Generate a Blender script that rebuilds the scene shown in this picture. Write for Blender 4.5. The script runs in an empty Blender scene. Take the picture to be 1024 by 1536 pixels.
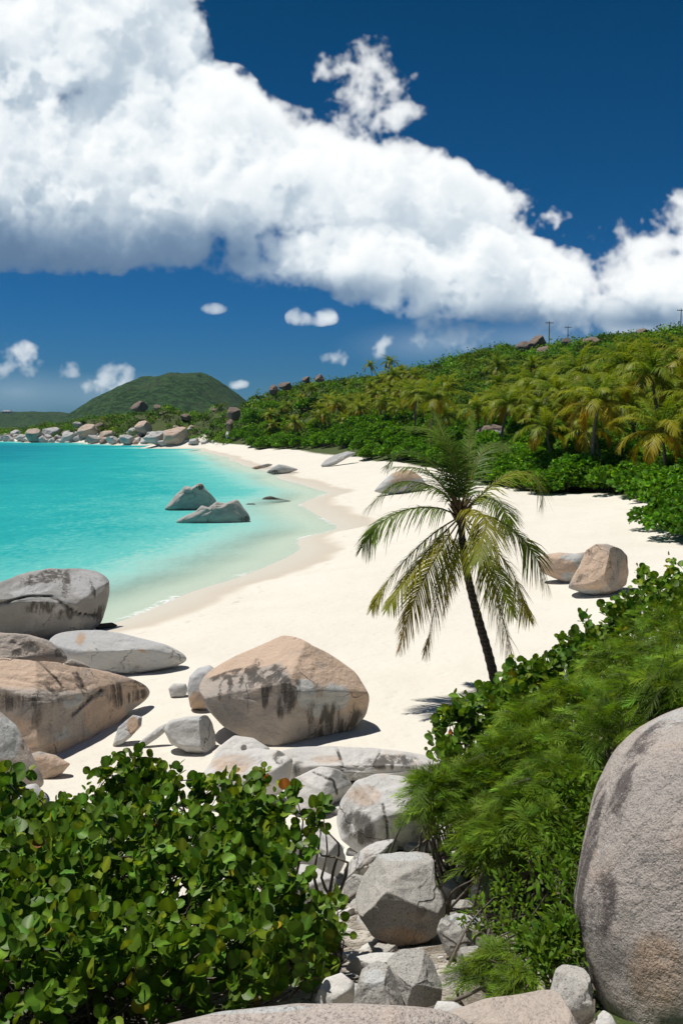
import bpy, math, random
import numpy as np
from mathutils import Vector, Matrix
rng = np.random.default_rng(7)
random.seed(7)
scene = bpy.context.scene
COL = scene.collection
R = math.radians

# ------------------------------------------------------------------ camera
CAM_H, FPX, HOR = 7.5, 1400.0, 645.0          # focal length and horizon in photo pixels (1024 x 1536)
PITCH = math.atan((768 - HOR) / FPX)
cam_d = bpy.data.cameras.new('camera')
cam = bpy.data.objects.new('camera', cam_d); COL.objects.link(cam)
cam.location = (0, 0, CAM_H)
cam.rotation_euler = (math.pi / 2 - PITCH, 0, 0)
cam_d.sensor_fit = 'VERTICAL'; cam_d.sensor_height = 36.0
cam_d.lens = 36.0 * FPX / 1536.0
cam_d.clip_start = 0.1; cam_d.clip_end = 30000
scene.camera = cam

# ------------------------------------------------------------------ exposure, sun
scene.view_settings.view_transform = 'Standard'
scene.view_settings.look = 'None'
scene.view_settings.exposure = 0.12
scene.view_settings.gamma = 1.0
SUN_EL, SUN_AZ = R(70), R(-68)                # azimuth from +Y towards +X
sd = bpy.data.lights.new('sun', 'SUN'); sd.energy = 4.6; sd.angle = R(0.5); sd.color = (1, 0.955, 0.88)
sun = bpy.data.objects.new('sun', sd); COL.objects.link(sun)
SUND = Vector((math.sin(SUN_AZ) * math.cos(SUN_EL), math.cos(SUN_AZ) * math.cos(SUN_EL), math.sin(SUN_EL)))
sun.rotation_euler = SUND.to_track_quat('Z', 'Y').to_euler()
sun.location = (0, 0, 60)

# ------------------------------------------------------------------ node helpers
class NT:
    """small helper for writing node trees"""
    def __init__(s, tree): s.t = tree; s.n = tree.nodes; s.l = tree.links
    def new(s, typ, **kw):
        n = s.n.new(typ)
        for k, v in kw.items(): setattr(n, k, v)
        return n
    def put(s, sock, v):
        if v is None: return
        if isinstance(v, bpy.types.NodeSocket): s.l.new(v, sock)
        else: sock.default_value = v
    def math(s, op, a, b=None, c=None, clamp=False):
        n = s.new('ShaderNodeMath', operation=op, use_clamp=clamp)
        for i, v in enumerate((a, b, c)): s.put(n.inputs[i], v)
        return n.outputs[0]
    def vmath(s, op, a, b=None, scale=None):
        n = s.new('ShaderNodeVectorMath', operation=op)
        s.put(n.inputs[0], a)
        if b is not None: s.put(n.inputs[1], b)
        if scale is not None: s.put(n.inputs['Scale'], scale)
        return n.outputs['Value'] if op in ('LENGTH', 'DOT_PRODUCT', 'DISTANCE') else n.outputs[0]
    def mix(s, f, a, b, blend='MIX'):
        n = s.new('ShaderNodeMix', data_type='RGBA', blend_type=blend)
        s.put(n.inputs[0], f); s.put(n.inputs[6], a); s.put(n.inputs[7], b)
        return n.outputs[2]
    def noise(s, vec, scale, detail=4, rough=0.5, dist=0.0, typ=None):
        n = s.new('ShaderNodeTexNoise')
        if typ: n.noise_type = typ
        s.put(n.inputs['Vector'], vec); s.put(n.inputs['Scale'], scale); s.put(n.inputs['Detail'], detail)
        s.put(n.inputs['Roughness'], rough); s.put(n.inputs['Distortion'], dist)
        return n
    def step(s, v, lo, hi, a=0.0, b=1.0):      # smoothstep
        n = s.new('ShaderNodeMapRange', interpolation_type='SMOOTHSTEP')
        s.put(n.inputs[0], v); s.put(n.inputs[1], lo); s.put(n.inputs[2], hi); s.put(n.inputs[3], a); s.put(n.inputs[4], b)
        return n.outputs[0]
    def ramp(s, v, stops):
        n = s.new('ShaderNodeValToRGB'); e = n.color_ramp.elements
        while len(e) < len(stops): e.new(0.5)
        for k, (p, c) in zip(e, stops): k.position = p; k.color = (*c, 1)
        s.put(n.inputs[0], v); return n.outputs[0]
    def attr(s, name): return s.new('ShaderNodeAttribute', attribute_name=name)
def rgb(r, g, b): return (r, g, b, 1.0)

# ------------------------------------------------------------------ sky
SKY_STRENGTH = 0.1
def uv(px, py): return ((px - 512) / FPX, (HOR - py) / FPX)
CLOUDS = [
 (30,60,270,200,0),(190,0,120,100,0),(225,85,95,80,0),(255,110,70,70,0),(330,190,90,70,20),(310,170,60,60,0),(100,250,330,150,0),(300,280,230,120,0),
 (430,280,130,85,0),(545,290,120,75,0),(640,300,70,65,0),(700,320,80,55,0),(760,335,55,42,0),(450,390,150,48,0),(600,385,190,62,0),
 (745,425,150,62,0),(870,440,150,48,0),(990,395,80,62,0),(1035,335,60,62,0),(960,440,160,40,0),(1100,360,120,100,0),
 (1060,430,200,62,0),(-60,345,430,66,0),(150,355,240,62,0),(-150,150,320,280,0),(930,380,45,50,0),(975,340,34,36,0),
 (565,128,56,50,0),(540,112,38,34,0),(586,140,36,38,0),(492,124,36,22,-25),(478,114,20,18,0),(535,172,46,52,0),(522,210,52,40,0),(600,186,40,20,0),(575,200,34,24,0),
 (318,110,12,16,30),(430,190,22,8,0),(655,245,22,12,30),
 (720,452,150,44,0),(880,466,170,42,0),(1010,462,150,46,0),(620,432,120,44,0),(540,412,120,40,0),
 (825,345,34,26,0),(805,340,20,16,0),(882,356,24,16,15),(476,479,36,13,0),(452,478,22,16,0),(490,474,16,10,0),(690,508,72,32,0),(648,500,44,28,0),(722,500,36,30,0),(675,492,40,22,0),(574,525,22,22,0),
 (22,545,50,30,0),(45,530,28,22,0),(8,558,36,26,0),(105,555,22,16,0),(172,566,32,24,0),(150,578,38,16,0),(188,560,20,16,0),(500,540,26,18,0),(360,577,16,8,0),(322,466,22,9,30)]
BASES = [(0,405,380,100),(150,405,300,90),(-50,390,300,90),(330,395,140,70),(480,445,170,36),(720,490,220,36),(960,485,230,44)]
VEILS = [(30,588,170,44),(190,590,130,34),(640,520,150,40),(800,510,140,40)]
CLOUD_PX = (-140, 1164, -60, 660, 1.45)     # photo pixels spanned by the cloud volume: x0, x1, y0, y1, step
def cloud_volume(BL):
    x0, x1, y0, y1, st = CLOUD_PX
    xs = np.arange(x0, x1, st, dtype=np.float32); ys = np.arange(y0, y1, st, dtype=np.float32)
    zs = np.arange(-150, 150, 7, dtype=np.float32)
    nx, ny, nz = len(xs), len(ys), len(zs)
    r = np.random.default_rng(21)
    def up(n, a0, a1, per, m):                 # cubic B-spline interpolation matrix n x m
        p = np.linspace(0, (a1 - a0) / per, n) + r.uniform(0, 0.9); i = np.floor(p).astype(int); f = p - i
        M = np.zeros((n, m), np.float32); q = np.arange(n)
        for k, w in enumerate(((1 - f) ** 3 / 6, (3 * f ** 3 - 6 * f * f + 4) / 6, (-3 * f ** 3 + 3 * f * f + 3 * f + 1) / 6, f ** 3 / 6)): M[q, i + k] = w
        return M
    def noise3(per):
        mx, my, mz = int((x1 - x0) / per) + 5, int((y1 - y0) / per) + 5, int(300 / per) + 5
        A = r.normal(0, 1, (my, mx, mz)).astype(np.float32) @ up(nz, 0, 300, per, mz).T
        A = np.einsum('nm,ymz->ynz', up(nx, x0, x1, per, mx), A, optimize=True)
        A = np.tensordot(up(ny, y0, y1, per, my), A, (1, 0))
        return A * 1.6
    F = np.full((ny, nx, nz), -3.0, np.float32)
    for (px, py, rx, ry, rot) in BL:
        rz = min(140, 0.55 * (rx + ry)); oz = r.uniform(-40, 40) if rx < 200 else 0
        k = 1.5
        ix = np.where(abs(xs - px) < rx * k)[0]; iy = np.where(abs(ys - py) < ry * k)[0]
        if len(ix) == 0 or len(iy) == 0: continue
        X = (xs[ix] - px) / rx; Y = (ys[iy] - py) / ry; Z = (zs - oz) / rz
        # flat undersides: below the middle the billow is cut short
        f = 1 - (X[None, :, None] ** 2 + Y[:, None, None] ** 2 + Z[None, None, :] ** 2)
        f = np.where(f < -0.15, f * 4 + 0.45, f); m = min(rx, ry); f = np.minimum(f, 0.8 if m < 75 else 1.1) * min(1.0, 0.40 + m / 100) if m > 50 else np.minimum(f, 0.7) * 0.62 - 0.21
        s = (slice(iy[0], iy[-1] + 1), slice(ix[0], ix[-1] + 1))
        F[s] = np.maximum(F[s], f)
    N = np.zeros_like(F); amp = 1.0
    for per, a in ((90, 0.42), (46, 0.62), (24, 0.44), (12, 0.28), (6, 0.17), (3.2, 0.11)):
        n = noise3(per)
        if per in (46, 24, 12): n = 0.60 - 1.25 * np.abs(n)      # billowed octaves give the cauliflower heads
        N += a * n
    D = F + N * 0.85 - 0.14
    D = np.clip(D / 0.55, 0, 1); D = D * D * (3 - 2 * D)
    return xs, ys, zs, D
def shade(D, under, st=1.6, dz=7.0):
    ny, nx, nz = D.shape
    # light comes from above, from the left and from a little behind
    tau = np.zeros((nx, nz), np.float32); T = np.empty_like(D)
    sx, sz = 0.45, 0.25 * st / dz
    for j in range(ny):
        T[j] = tau
        tau = tau + D[j] * st
        # move one row down: the light also travels right and towards the viewer
        a = np.empty_like(tau); a[1:] = tau[:-1]; a[0] = tau[0]
        tau = tau * (1 - sx) + a * sx
        b = np.empty_like(tau); b[:, 1:] = tau[:, :-1]; b[:, 0] = 0
        tau = tau * (1 - sz) + b * sz
        tau *= 0.991
    L = 0.30 * np.exp(-T * 0.05) + 0.42 * np.exp(-T * 0.010) + 0.28 * np.exp(-T * 0.004)
    L *= 1 - 0.90 * under[:, :, None]
    A = 1 - np.exp(-D * dz * 0.055)
    col = np.zeros((ny, nx), np.float32); tr = np.ones((ny, nx), np.float32)
    for k in range(nz):                        # zs[0] is nearest
        w = tr * A[:, :, k]; col += w * L[:, :, k]; tr *= 1 - A[:, :, k]
    alpha = 1 - tr
    return col / np.maximum(alpha, 1e-4), alpha

def undersides(xs, ys, SH):                    # the flat grey bases, out of the light of the ground
    S = np.zeros((len(ys), len(xs)), np.float32)
    for (px, py, rx, ry) in SH:
        f = np.clip(1 - np.sqrt(((xs[None] - px) / rx) ** 2 + ((ys[:, None] - py) / ry) ** 2), 0, 1)
        S += f * (1 - S)
    return S
def cloud_image():
    xs, ys, zs, D = cloud_volume(CLOUDS)
    l, a = shade(D, undersides(xs, ys, BASES))
    stops = [0.0, 0.13, 0.32, 0.56, 0.84]
    cols = np.array([(0.09, 0.165, 0.28), (0.18, 0.27, 0.39), (0.42, 0.51, 0.60), (0.74, 0.80, 0.84), (0.93, 0.95, 0.95)])
    c = np.stack([np.interp(l, stops, cols[:, k]) for k in range(3)], -1)
    veil = 0.30 * undersides(xs, ys, VEILS) ** 1.5
    c = (c * a[..., None] + np.array((0.50, 0.62, 0.72)) * (veil * (1 - a))[..., None])
    a2 = a + veil * (1 - a)
    c /= np.maximum(a2, 1e-4)[..., None]
    im = np.concatenate([c / SKY_STRENGTH, a2[..., None]], -1).astype(np.float32)[::-1]
    img = bpy.data.images.new('cumulus', im.shape[1], im.shape[0], alpha=True, float_buffer=True)
    img.colorspace_settings.name = 'Non-Color'; img.alpha_mode = 'CHANNEL_PACKED'
    img.pixels.foreach_set(np.ascontiguousarray(im).ravel()); img.update()
    st = CLOUD_PX[4]
    u0, v0 = uv(xs[0] - st / 2, ys[-1] + st / 2); u1, v1 = uv(xs[-1] + st / 2, ys[0] - st / 2)
    return img, u0, u1, v0, v1
def build_world():
    w = bpy.data.worlds.new('World'); scene.world = w; w.use_nodes = True
    w.node_tree.nodes.clear(); t = NT(w.node_tree)
    sky = t.new('ShaderNodeTexSky', sky_type='NISHITA', sun_disc=False)
    sky.sun_elevation = SUN_EL; sky.sun_rotation = SUN_AZ
    sky.altitude = 0; sky.air_density = 1.0; sky.dust_density = 0.4; sky.ozone_density = 3.0
    geo = t.new('ShaderNodeTexCoord'); d = geo.outputs['Generated']
    sep = t.new('ShaderNodeSeparateXYZ'); t.put(sep.inputs[0], d)
    y = t.math('MAXIMUM', sep.outputs[1], 0.08)
    u = t.math('DIVIDE', sep.outputs[0], y); v = t.math('DIVIDE', sep.outputs[2], y)
    cb = t.new('ShaderNodeCombineXYZ'); t.put(cb.inputs[0], u); t.put(cb.inputs[1], v); P = cb.outputs[0]
    img, u0, u1, v0, v1 = cloud_image()
    m = t.new('ShaderNodeMapping', vector_type='TEXTURE'); t.put(m.inputs['Vector'], P)
    m.inputs['Location'].default_value = (u0, v0, 0); m.inputs['Scale'].default_value = (u1 - u0, v1 - v0, 1)
    tx = t.new('ShaderNodeTexImage', image=img, interpolation='Cubic', extension='CLIP'); t.put(tx.inputs[0], m.outputs[0])
    # polariser-dark blue: the sky texture, deepened
    z = sep.outputs[2]
    tint = t.ramp(z, [(0.0, (0.14, 0.34, 0.62)), (0.06, (0.075, 0.27, 0.50)), (0.13, (0.040, 0.245, 0.47)), (0.24, (0.018, 0.215, 0.385)), (0.45, (0.003, 0.172, 0.278)), (1.0, (0.01, 0.16, 0.28))])
    blue = t.mix(1.0, sky.outputs[0], tint, 'MULTIPLY')
    front = t.step(sep.outputs[1], 0.1, 0.3)
    c = t.mix(t.math('MULTIPLY', tx.outputs[1], front), blue, tx.outputs[0])
    bg = t.new('ShaderNodeBackground'); t.put(bg.inputs[0], c); bg.inputs[1].default_value = SKY_STRENGTH
    out = t.new('ShaderNodeOutputWorld'); t.put(out.inputs[0], bg.outputs[0])
    w.cycles.sampling_method = 'MANUAL'; w.cycles.sample_map_resolution = 512
build_world()

# ------------------------------------------------------------------ geometry helpers
CP, SP = math.cos(PITCH), math.sin(PITCH)
CF = np.array((0, CP, -SP)); CU = np.array((0, SP, CP)); CR = np.array((1.0, 0, 0)); CC = np.array((0, 0, CAM_H))
def ray(px, py): return CF + (px - 512) / FPX * CR + (768 - py) / FPX * CU
def at(px, py, Y): d = ray(px, py); return CC + d * (Y / d[1])
def at_z(px, py, z): d = ray(px, py); return CC + d * ((z - CAM_H) / d[2])
def tag(o, label=None, cat=None, group=None, kind=None):
    if label: o['label'] = label
    if cat: o['category'] = cat
    if group: o['group'] = group
    if kind: o['kind'] = kind
    return o
def empty(name, loc, label, cat, group=None):
    o = bpy.data.objects.new(name, None); COL.objects.link(o); o.location = loc; o.empty_display_size = 0.2
    return tag(o, label, cat, group)
def mesh_np(name, V, F, mats, tint=None, smooth=True, midx=None, attrs=None):
    """mesh from numpy arrays; F is (n,3) or (n,4)"""
    V = np.asarray(V, np.float32); F = np.asarray(F, np.int32); k = F.shape[1]
    me = bpy.data.meshes.new(name)
    me.vertices.add(len(V)); me.vertices.foreach_set('co', V.ravel())
    me.loops.add(F.size); me.loops.foreach_set('vertex_index', F.ravel())
    me.polygons.add(len(F)); me.polygons.foreach_set('loop_start', np.arange(0, F.size, k, dtype=np.int32))
    me.polygons.foreach_set('loop_total', np.full(len(F), k, np.int32))
    me.polygons.foreach_set('use_smooth', np.full(len(F), smooth))
    if midx is not None: me.polygons.foreach_set('material_index', np.asarray(midx, np.int32))
    for m in (mats if isinstance(mats, (list, tuple)) else [mats]): me.materials.append(m)
    if tint is not None:
        T = np.ones((len(V), 4), np.float32); T[:, :3] = tint
        a = me.color_attributes.new('tint', 'FLOAT_COLOR', 'POINT'); a.data.foreach_set('color', T.ravel())
    for n, v in (attrs or {}).items():
        a = me.attributes.new(n, 'FLOAT', 'POINT'); a.data.foreach_set('value', np.asarray(v, np.float32))
    me.update(); me.validate()
    return me
def obj(name, me, parent=None, loc=None):
    o = bpy.data.objects.new(name, me); COL.objects.link(o)
    if parent: o.parent = parent
    if loc is not None: o.location = loc
    return o
def copy_tree(o, parent=None):
    c = o.copy(); COL.objects.link(c)
    if parent: c.parent = parent
    for ch in o.children: copy_tree(ch, c)
    return c
# vectorised gradient noise
_perm = np.random.default_rng(3).permutation(256).astype(np.int32); _perm = np.concatenate([_perm, _perm])
_grad = np.random.default_rng(4).normal(size=(256, 3)); _grad /= np.linalg.norm(_grad, axis=1)[:, None]
def perlin(P):
    P = np.asarray(P, float); i = np.floor(P).astype(np.int32); f = P - i; i &= 255
    w = f * f * f * (f * (f * 6 - 15) + 10); out = 0
    for dx in (0, 1):
        for dy in (0, 1):
            for dz in (0, 1):
                h = _perm[_perm[_perm[(i[:, 0] + dx) & 255] + ((i[:, 1] + dy) & 255)] + ((i[:, 2] + dz) & 255)]
                g = (_grad[h] * (f - (dx, dy, dz))).sum(1)
                out = out + g * (w[:, 0] if dx else 1 - w[:, 0]) * (w[:, 1] if dy else 1 - w[:, 1]) * (w[:, 2] if dz else 1 - w[:, 2])
    return out
def fbm(P, octs=4, gain=0.5, ridged=False):
    s, a, tot = 0, 1.0, 0
    for k in range(octs):
        n = perlin(P * 2.03 ** k + k * 17.3)
        s = s + a * ((0.5 - 2 * np.abs(n)) if ridged else n); a *= gain
    return s

# ------------------------------------------------------------------ lie of the land
SHORE_PX = [(165,937),(200,925),(260,900),(340,872),(410,845),(450,822),(490,799),(503,787),(470,770),(452,757),(490,741),(450,726),(420,713),(365,698),(335,685),(290,673),(250,668),(100,664),(0,661)]
SHORE = [at_z(x, y, 0)[:2] for x, y in SHORE_PX]
SHORE = [(-30, 22), (-16, 29), (-11, 33)] + [tuple(p) for p in SHORE] + [(-420, 720), (-520, 760)]
VEG_PX = [(345,667,2.0),(400,673,2.0),(460,677,2.0),(560,692,2.0),(640,702,2.0),(730,727,2.0),(800,740,2.0),(905,740,2.1),(975,752,2.1),(1030,812,2.1)]
VEG = [tuple(at_z(x, y, z)[:2]) for x, y, z in VEG_PX] + [(15.5, 36), (11.5, 27), (6.8, 20.5), (4.2, 16.5), (2.6, 14.0), (2.0, 11)]
def build_land():
    pts = []
    S = [np.array(SHORE[0], float)]
    for p in SHORE[1:]:
        a = S[-1]; p = np.array(p, float); n = max(1, int(np.linalg.norm(p - a) / max(14, p[1] / 14))); S += [a + (p - a) * k / n for k in range(1, n + 1)]
    S = np.array(S)
    for i, p in enumerate(S):
        a, b = S[max(i - 1, 0)], S[min(i + 1, len(S) - 1)]
        t = (b - a) / np.linalg.norm(b - a); n = np.array((t[1], -t[0]))          # landward: right-hand side going away
        pts.append((*p, 0.0))
        far = p[1] > 150
        pts += [(*(p - n * 5), -0.45), (*(p - n * 16), -1.5), (*(p - n * 45), -2.8)]
        if p[1] > 60: pts.append((*(p + n * 6), 0.62 if p[1] < 380 else 1.6))
        elif p[1] <= 60: pts.append((*(p + n * 5), 0.62))
    for p, (x, y, z) in zip(VEG, VEG_PX): pts.append((*p, z))
    def ridge(px, py, Y, drop=2.5):
        q = at(px, py, Y); return (q[0], q[1], q[2] - drop)
    RID = [(1024,487,250),(1150,470,235),(1300,450,220),(905,500,265),(823,507,280),(740,520,300),(640,548,320),(560,562,330),(470,573,350),(420,583,370),(380,592,390),(340,601,400),(250,606,480),(200,613,520),(130,625,570),(60,636,640)]
    for a in RID:
        q = ridge(*a); pts.append(q)
        v = np.array(q[:2]); u = v / np.linalg.norm(v)
        pts += [(*(v + u * 60), q[2] * 0.8), (*(v + u * 160), q[2] * 0.35)]
    # wooded flat behind the beach, then the slope
    for (px, py, Y) in [(905,640,110),(1000,640,105),(760,652,130),(1020,590,160),(900,580,170),(800,590,180),(700,600,200),(600,620,220),(520,640,250),(450,655,290),(900,540,215),(700,560,255)]:
        q = at(px, py, Y); pts.append((q[0], q[1], max(2.3, q[2] - 2.5)))
    for (px, Y, z) in [(300,470,7),(250,510,7),(180,560,6),(100,600,5),(40,650,4),(350,400,6)]:
        q = at(px, 645, Y); pts.append((q[0], q[1], z))
    # the boulder slope below the camera
    pts += [(0,-6,6.2),(0,0,5.75),(0,2.2,5.55),(-3,1.5,5.4),(3,1.5,5.3),(0,3.4,4.85),(0.4,5,3.95),(0.5,6.6,3.35),(0.6,9,2.5),(0.5,11.5,1.9),(0.2,14,1.55),(0,17,1.15),(-2,18.5,1.0),(-4,15.5,1.2),(-3.4,13,1.5),(-2.6,10.5,2.0),
            (-2.5,4,4.2),(-2.6,6,3.3),(-2.6,8,2.6),(-6,5,4.2),(-7,9,2.8),(-8,14,1.6),(-6,18,1.1),(-9,22,0.8),(-10,27,0.45),(-14,20,1.4),(-20,12,2.5),(-25,-5,4),(25,-10,7),
            (2,4,4.6),(2.5,6.5,3.7),(2.2,9,2.8),(2.6,12,2.1),(4,9,3.6),(4,12.5,2.7),(4.2,16,1.7),(6,19.5,1.45),(7,14,3.2),(7,9,4.6),(12,12,5.6),(11,20,3.4),(15,28,3.0),(20,36,3.6),(24,20,8),(28,45,4.5),(34,60,6),(26,70,3.0),
            (0,22,1.15),(3,24,1.2),(7,28,1.45),(-2,28,0.95),(1,34,1.1),(6,38,1.6),(-1,42,1.0),(4,50,1.5),(10,50,1.9),(14,64,2.0),(8,64,1.6),(4,66,1.2),(12,80,1.9),(6,85,1.4),(8,105,1.7),(6,130,1.7),(0,150,1.5),(-4,180,1.6),(-16,240,1.8),(-40,330,1.8),
            (40,90,4),(55,60,10),(60,110,6),(40,20,13)]
    pts += [(-60, 60, -3.6), (-60, 120, -4.2), (-40, 30, -2.5), (-120, 200, -6), (-200, 400, -8), (-400, 600, -9), (-120, -60, -4), (0, -60, 9), (90, 0, 20), (150, 150, 25), (-700, 900, -9), (300, 700, -4), (0, 1200, -6), (-400, 1300, -9), (600, 500, 10)]
    P = np.array(pts, float)
    # fine shoreline wobble comes from noise below; radial basis through every control point
    X = P[:, :2]
    def K(A, B):
        d = np.sqrt(((A[:, None] - B[None]) ** 2).sum(-1)); return -(d ** 1.35)
    n = len(P); M = np.zeros((n + 3, n + 3)); M[:n, :n] = K(X, X) - np.eye(n) * 0.02
    Q = np.c_[np.ones(n), X]; M[:n, n:] = Q; M[n:, :n] = Q.T
    w = np.linalg.solve(M, np.r_[P[:, 2], 0, 0, 0])
    def h(XY):
        XY = np.atleast_2d(np.asarray(XY, float)); out = np.empty(len(XY))
        for s in range(0, len(XY), 20000):
            B = XY[s:s + 20000]
            out[s:s + 20000] = K(B, X) @ w[:n] + np.c_[np.ones(len(B)), B] @ w[n:]
        return out
    return h
_land = build_land()
def in_poly(XY, poly):
    x, y = XY[:, 0], XY[:, 1]; c = np.zeros(len(XY), bool); p = np.asarray(poly)
    for i in range(len(p)):
        (x0, y0), (x1, y1) = p[i - 1], p[i]
        k = (y0 > y) != (y1 > y)
        with np.errstate(divide='ignore', invalid='ignore'): c ^= k & (x < (x1 - x0) * (y - y0) / (y1 - y0) + x0)
    return c
VEGPOLY = [(-420, 790), (-268, 722), (-172, 604), (-88, 500), (-68, 432), (-54, 395)] + VEG + [(3, 8), (3, 2), (60, -20), (500, -20), (600, 900), (-260, 900)]
def line_dist(XY, line):
    L = np.asarray(line, float); best = np.full(len(XY), 1e9)
    for a, b in zip(L[:-1], L[1:]):
        ab = b - a; t = np.clip(((XY - a) @ ab) / (ab @ ab), 0, 1)
        best = np.minimum(best, np.linalg.norm(XY - a - t[:, None] * ab, axis=1))
    return best
def height(XY):
    XY = np.atleast_2d(np.asarray(XY, float)); z = _land(XY)
    r = np.linalg.norm(XY, axis=1)
    Q = np.c_[XY, np.zeros(len(XY))]
    veg = in_poly(XY, VEGPOLY); dv = np.clip(line_dist(XY, VEGPOLY[:22]) / 12, 0, 1) * veg
    dune = 0.10 * fbm(Q / 5.0, 3) + 0.05 * fbm(Q / 1.3, 2)
    z = z + dune * np.clip(z + 0.15, 0.10, 1) + dv * np.clip(r / 150, 0.15, 1) * 3.0 * fbm(Q / 26, 4)
    return z
def hz(x, y): return float(height([(x, y)])[0])
def hit(px, py, y0=2.0, y1=1200):
    ys = np.geomspace(y0, y1, 900); d = ray(px, py)
    P = CC + d[None] * (ys / d[1])[:, None]
    k = np.where(P[:, 2] < height(P[:, :2]))[0]
    return P[k[0]] if len(k) else P[-1]

# ------------------------------------------------------------------ setting materials
def material(name):
    m = bpy.data.materials.new(name); m.use_nodes = True; m.node_tree.nodes.clear()
    return m, NT(m.node_tree)
def finish(t, shader, disp=None):
    o = t.new('ShaderNodeOutputMaterial'); t.put(o.inputs[0], shader)
def principled(t, base, rough=0.8, spec=0.3, normal=None):
    p = t.new('ShaderNodeBsdfPrincipled'); t.put(p.inputs['Base Color'], base); t.put(p.inputs['Roughness'], rough)
    t.put(p.inputs['Specular IOR Level'], spec)
    if normal is not None: t.put(p.inputs['Normal'], normal)
    return p.outputs[0]
def bump(t, h, strength=0.5, dist=0.1, normal=None):
    b = t.new('ShaderNodeBump'); t.put(b.inputs['Strength'], strength); t.put(b.inputs['Distance'], dist); t.put(b.inputs['Height'], h)
    if normal is not None: t.put(b.inputs['Normal'], normal)
    return b.outputs[0]
def ground_material():
    m, t = material('sand_and_soil')
    geo = t.new('ShaderNodeNewGeometry'); P = geo.outputs['Position']
    sep = t.new('ShaderNodeSeparateXYZ'); t.put(sep.inputs[0], P); z = sep.outputs[2]
    n1 = t.noise(P, 0.35, 4, 0.55).outputs[0]; n2 = t.noise(P, 2.2, 5, 0.6).outputs[0]; n3 = t.noise(P, 45, 3, 0.6).outputs[0]
    dry = t.mix(t.step(n1, 0.35, 0.7), rgb(0.67, 0.635, 0.56), rgb(0.64, 0.60, 0.525))
    dry = t.mix(t.math('MULTIPLY', t.step(n2, 0.62, 0.8), 0.30), dry, rgb(0.50, 0.43, 0.34))
    dry = t.mix(t.math('MULTIPLY', t.step(n3, 0.60, 0.75), 0.35), dry, rgb(0.42, 0.37, 0.31))
    zw = t.math('ADD', z, t.math('MULTIPLY', t.math('SUBTRACT', n1, 0.5), 0.30))
    wet = t.math('MULTIPLY', t.step(zw, 0.40, 0.24), t.step(z, -0.25, 0.02, 0.35, 1.0))
    wetc = t.mix(t.step(z, 0.0, 0.35), rgb(0.56, 0.52, 0.44), rgb(0.54, 0.47, 0.375))
    sand = t.mix(wet, dry, wetc)
    # ripples of wrack left along the swash line
    wr = t.math('MULTIPLY', t.step(t.math('ABSOLUTE', t.math('SUBTRACT', zw, 0.47)), 0.03, 0.0), t.step(n2, 0.50, 0.62))
    sand = t.mix(t.math('MULTIPLY', wr, 0.35), sand, rgb(0.30, 0.22, 0.13))
    soil = t.mix(n2, rgb(0.035, 0.055, 0.014), rgb(0.065, 0.088, 0.022))
    soil = t.mix(t.step(n3, 0.5, 0.7), soil, rgb(0.10, 0.115, 0.04))
    stony = t.mix(t.step(n2, 0.35, 0.6), rgb(0.13, 0.11, 0.085), rgb(0.46, 0.42, 0.36))
    stony = t.mix(t.step(t.noise(P, 16, 5, 0.7).outputs[0], 0.50, 0.60), stony, rgb(0.10, 0.075, 0.05))
    stony = t.mix(t.step(n3, 0.55, 0.66, 0, 0.7), stony, rgb(0.52, 0.49, 0.44))
    va = t.math('ADD', t.attr('veg').outputs['Fac'], t.math('MULTIPLY', t.math('SUBTRACT', n2, 0.5), 0.4))
    c = t.mix(t.step(t.math('ADD', t.attr('stony').outputs['Fac'], t.math('MULTIPLY', t.math('SUBTRACT', n2, 0.5), 0.5)), 0.35, 0.6), sand, stony)
    c = t.mix(t.step(va, 0.35, 0.65), c, soil)
    h = t.math('ADD', t.math('MULTIPLY', n2, 1.0), t.math('MULTIPLY', n3, 0.10))
    foot = t.new('ShaderNodeTexVoronoi', feature='F1'); t.put(foot.inputs['Vector'], P); foot.inputs['Scale'].default_value = 1.7
    pit = t.step(foot.outputs['Distance'], 0.05, 0.30)
    h = t.math('ADD', h, t.math('MULTIPLY', t.math('MULTIPLY', pit, t.math('SUBTRACT', 1.0, wet)), 0.35))
    nb = bump(t, h, t.math('SUBTRACT', 0.55, t.math('MULTIPLY', wet, 0.5)), 0.10)
    rough = t.math('SUBTRACT', 0.95, t.math('MULTIPLY', wet, 0.45))
    finish(t, principled(t, c, rough, 0.25, nb)); return m
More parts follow.
